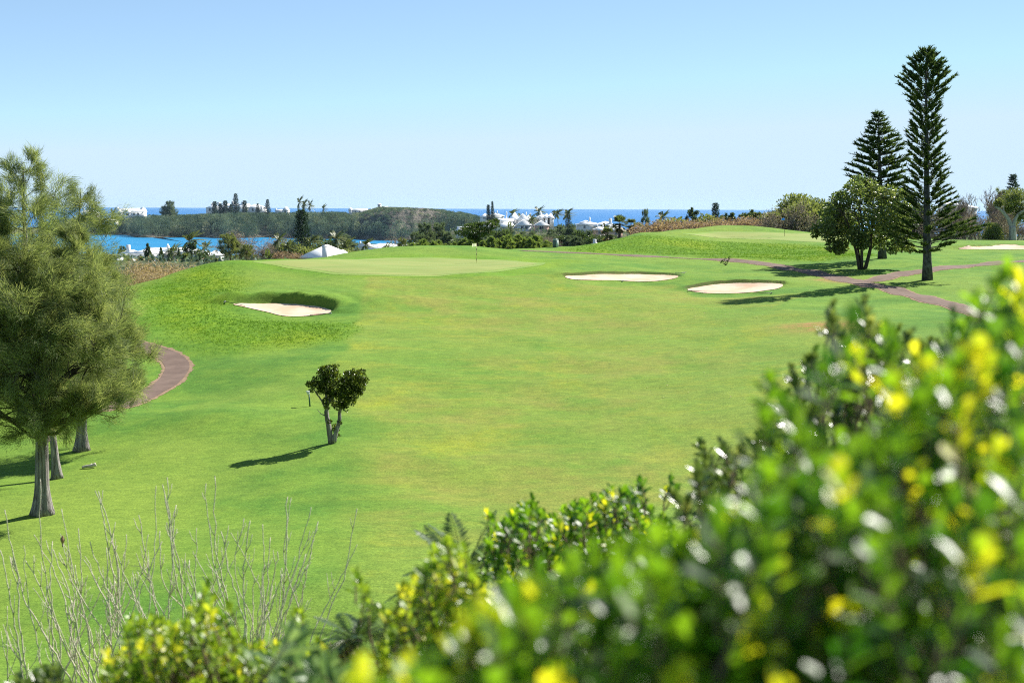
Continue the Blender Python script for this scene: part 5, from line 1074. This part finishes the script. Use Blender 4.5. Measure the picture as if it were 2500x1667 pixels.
shrub('hedge_shrub', 'leafy green shrub in the middle of the slope beside the feather palm', [(1180, 1440), (1190, 1290), (1230, 1260), (1290, 1225), (1330, 1250), (1400, 1225), (1480, 1200), (1560, 1180), (1600, 1230), (1660, 1300), (1640, 1420), (1300, 1500)], lambda a, b, r: 6.2 + 1.6 * r, 560, .052, .026, 'glossy', gb(.7, 7.6), 104, per=10, roll=.09, yellow=.10,
      tips=[(1300, 1215), (1310, 1240), (1188, 1245), (1200, 1260), (1490, 1195), (1565, 1175), (1560, 1190), (1640, 1165), (1650, 1190), (1625, 1190)])
shrub('lime_shrub', 'bright lime green shrub in front of the feather palm', [(960, 1700), (920, 1560), (980, 1430), (1040, 1380), (1060, 1330), (1130, 1320), (1150, 1400), (1260, 1420), (1320, 1440), (1330, 1700)], lambda a, b, r: 4.4 + 1.5 * r, 470, .046, .025, 'lime', gb(-.3, 5.6), 105, per=10, roll=.08, yellow=.2,
      tips=[(1090, 1320), (1110, 1330), (880, 1420), (890, 1440), (900, 1465), (870, 1395), (930, 1480), (950, 1500)])
shrub('lime_shrub', 'bright lime green shrub at the foot of the bare stems', [(240, 1700), (245, 1610), (300, 1530), (360, 1500), (440, 1520), (480, 1470), (540, 1500), (600, 1560), (700, 1570), (800, 1560), (830, 1700)], lambda a, b, r: 4.8 + 1.4 * r, 480, .046, .025, 'lime', gb(-1.2, 5.9), 106, per=10, roll=.08, yellow=.22,
      tips=[(505, 1430), (498, 1450), (520, 1460), (340, 1505), (320, 1510), (720, 1490), (735, 1500), (560, 1480), (410, 1520)])
shrub('rosette_shrub', 'small shrub of rounded dark leaves at the bottom left corner', [(30, 1700), (40, 1660), (80, 1640), (130, 1620), (180, 1660), (180, 1700)], lambda a, b, r: 5.0 + .6 * r, 40, .055, .03, 'rosette', gb(-1.75, 5.4), 107, per=11, nst=3, tips=[(140, 1625), (85, 1645), (45, 1660)])
shrub('oleander', 'grey green narrow leaved plant between the lime shrubs', [(690, 1700), (680, 1580), (720, 1540), (800, 1600), (840, 1700)], lambda a, b, r: 3.4 + .8 * r, 24, .10, .024, 'oleander', gb(-.62, 4.5), 108, per=8, roll=.14, kind='leaf', nst=3, sp=1.0, up=.5)
# feather palms rooted on the slope
def nearpalm(label, px, py, Y, fr, seed, head=False):
    p = P(px, py, Y); z0 = float(H(p[0], Y)); rs = np.random.RandomState(seed)
    t = plant('feather_palm', label, 'palm tree', (p[0], Y, z0), palm(rs, p[2] - z0, fr, 22, .08, (.05, 0), (-.05, 0), 30, .011, 'palm_near'), 'small palms on the slope')
    if head:
        C = MB(); n_ = 260; u = rs.rand(n_); d = norm(rs.randn(n_, 3) * np.array([.5, .5, .2]) + np.array([0, 0, -1.]))
        C.leaves(np.stack([rs.randn(n_) * .03, rs.randn(n_) * .03 - .12, p[2] - z0 + .02 - .1 * u], 1), d, rdir(rs, n_), .22 * rs.uniform(.5, 1.1, n_), .012, 'tri', rs.rand(n_)); obj('dead_flower_head', C.mesh('dead_flower_head', M['dry_tan']), t)
nearpalm('small feather palm behind the lime shrub, its fronds over the fairway', 1112, 1400, 8.6, .50, 5)
nearpalm('small feather palm with a hanging dry flower head', 845, 1560, 8.0, .42, 6, True)
# bare stems
rs = np.random.RandomState(33); tops = []
st = [(10, 1245, 70), (100, 1170, 130), (150, 1240, 215), (60, 1330, 100), (240, 1200, 330), (0, 1340, 60), (190, 1290, 200), (235, 1195, 290), (275, 1300, 260), (260, 1335, 250), (310, 1305, 300), (380, 1185, 345), (400, 1195, 420), (410, 1165, 500), (395, 1185, 470), (430, 1230, 445), (500, 1180, 560), (525, 1160, 540), (560, 1320, 520), (340, 1260, 380), (595, 1265, 590), (640, 1275, 650), (660, 1310, 640), (700, 1210, 650), (710, 1215, 690), (760, 1240, 640), (775, 1270, 690), (870, 1240, 740), (870, 1330, 690), (690, 1385, 670), (620, 1410, 610), (480, 1290, 480), (130, 1340, 240), (151, 1325, 250), (20, 1480, 20), (45, 1590, 60), (180, 1380, 175), (115, 1430, 150), (460, 1370, 500), (610, 1270, 560), (540, 1300, 600), (330, 1400, 330), (280, 1420, 300)] + [(int(a), int(b), int(c)) for a, b, c in zip(rs.uniform(20, 780, 34), rs.uniform(1290, 1480, 34), rs.uniform(20, 740, 34))]
st = [(a, b, a + max(-150, min(150, c - a)) if abs(c - a) > 150 else c) for a, b, c in st]
st = [(a, b, c) for a, b, c in st]
clumps = {}
for i, s_ in enumerate(st): clumps.setdefault(min(6, int(s_[2] // 110)), []).append(s_)
labs = ['bare pale stems at the far left of the slope', 'bare pale stems in front of the thick grey trunk', 'bare pale stems where the small bird perches', 'bare pale stems rising beside the white log', 'tall bare stems left of the shadow of the small tree', 'tall forked bare stems below the small tree', 'bare stems leaning right towards the feather palm']
for ci, items in sorted(clumps.items()):
    px0 = np.mean([c for _, _, c in items]); Y0 = 16.5 + rs.uniform(-.8, .8); b0 = P(px0, 1680, Y0); b0[2] = float(H(b0[0], Y0)) - .05
    t = thing('bare_shrub', labs[ci], 'shrub', b0, 'leafless shrubs on the slope')
    for (tx, ty, bx) in items:
        Y = Y0 + rs.uniform(-.6, .6); B = MB(); e = P(tx, ty, Y); r0 = .0142 * rs.uniform(.8, 1.15)
        bpt = P(bx, 1690, Y); bt = b0 + (bpt - b0) * np.array([.5, .5, 0]); bt[2] = b0[2]
        n_ = 18; u = np.linspace(0, 1, n_)[:, None]
        ctrl = [bt, bt + (bpt - bt) * np.array([.6, .6, .5]), bpt, bpt + (e - bpt) * .35 + rs.randn(3) * np.array([.07, .07, .02]), bpt + (e - bpt) * .68 + rs.randn(3) * np.array([.06, .05, .02]), e]
        pl = smooth_line(ctrl, 6); pl[1:] += rs.randn(len(pl) - 1, 3) * .0075
        B.tube(pl - b0, np.linspace(r0, r0 * .36, len(pl)), 6, t=.5)
        for f in rs.uniform(.45, .97, rs.randint(2, 6)):
            a, ad = samp(pl, np.array([f])); sd = rs.choice([-1, 1]); L = rs.uniform(.12, .55) * (1.15 - f) * 1.6 + .05
            dd = norm(ad[0] * .9 + np.array([sd * rs.uniform(.25, .6), rs.uniform(-.4, .4), .1])); bend = dd * .6 + np.array([0, 0, .6])
            tw = np.array([a[0], a[0] + dd * L * .5, a[0] + dd * L * .5 + norm(bend) * L * .5]); B.tube(tw - b0, [r0 * .42, r0 * .34, r0 * .2], 5)
            if rs.rand() < .6: c = tw[1]; B.tube(np.array([c, c + norm(dd + rdir(rs, 1)[0] * .7) * L * .35]) - b0, [r0 * .25, r0 * .15], 4)
        obj('stem', B.mesh('stem', M['twig'], True), t)
# the small bird on a stem
p = P(152, 1318, 16.3); rs = np.random.RandomState(4)
bm = [(0, 0, -.075, .006), (0, 0, -.05, .016), (0, 0, -.02, .030), (0, 0, .012, .033), (.002, 0, .04, .026), (.004, 0, .055, .018), (.006, 0, .066, .019), (.007, 0, .078, .017), (.008, 0, .088, .006)]
t = thing('bird', 'small reddish brown bird perched among the bare stems', 'bird', p); t.scale = (.62, .62, .62)
obj('body', MB().tube([b[:3] for b in bm], [b[3] for b in bm], 10).mesh('body', M['feather'], True), t)
obj('tail', MB().box((-.002, .012, -.10), (.020, .006, .07)).mesh('tail', M['bark_dark']), t)
obj('beak', MB().tube([(.012, -.014, .074), (.020, -.030, .071)], [.005, .001], 6).mesh('beak', M['black'], True), t)
for sx in (-1, 1): obj('wing', MB().tube([(sx * .024, .01, .04), (sx * .031, .012, .0), (sx * .016, .016, -.06)], [.008, .014, .004], 6).mesh('wing', M['bark_dark'], True), t)
for sx in (-1, 1): obj('leg', MB().tube([(sx * .010, -.008, -.03), (sx * .008, -.012, -.058)], [.003, .002], 4).mesh('leg', M['black'], True), t)
# ------------------------------------------------------------------ sea air
hz = MB(); hz.box((0, 4900, (50 - 6) / 2), (9000, 9400, 56)); 
HAZE = True
if HAZE:
    m = bpy.data.materials.new('sea_air'); m.use_nodes = True; n = m.node_tree.nodes; l = m.node_tree.links; n.remove(n["Principled BSDF"])
    v = n.new("ShaderNodeVolumePrincipled"); v.inputs["Color"].default_value = (.55, .78, 1, 1); v.inputs["Density"].default_value = .000045; v.inputs["Anisotropy"].default_value = .2
    l.new(v.outputs[0], n["Material Output"].inputs["Volume"])
    tag(obj('haze', hz.mesh('haze', m)), 'thin blue sea air over the whole view', 'haze', None, 'stuff')
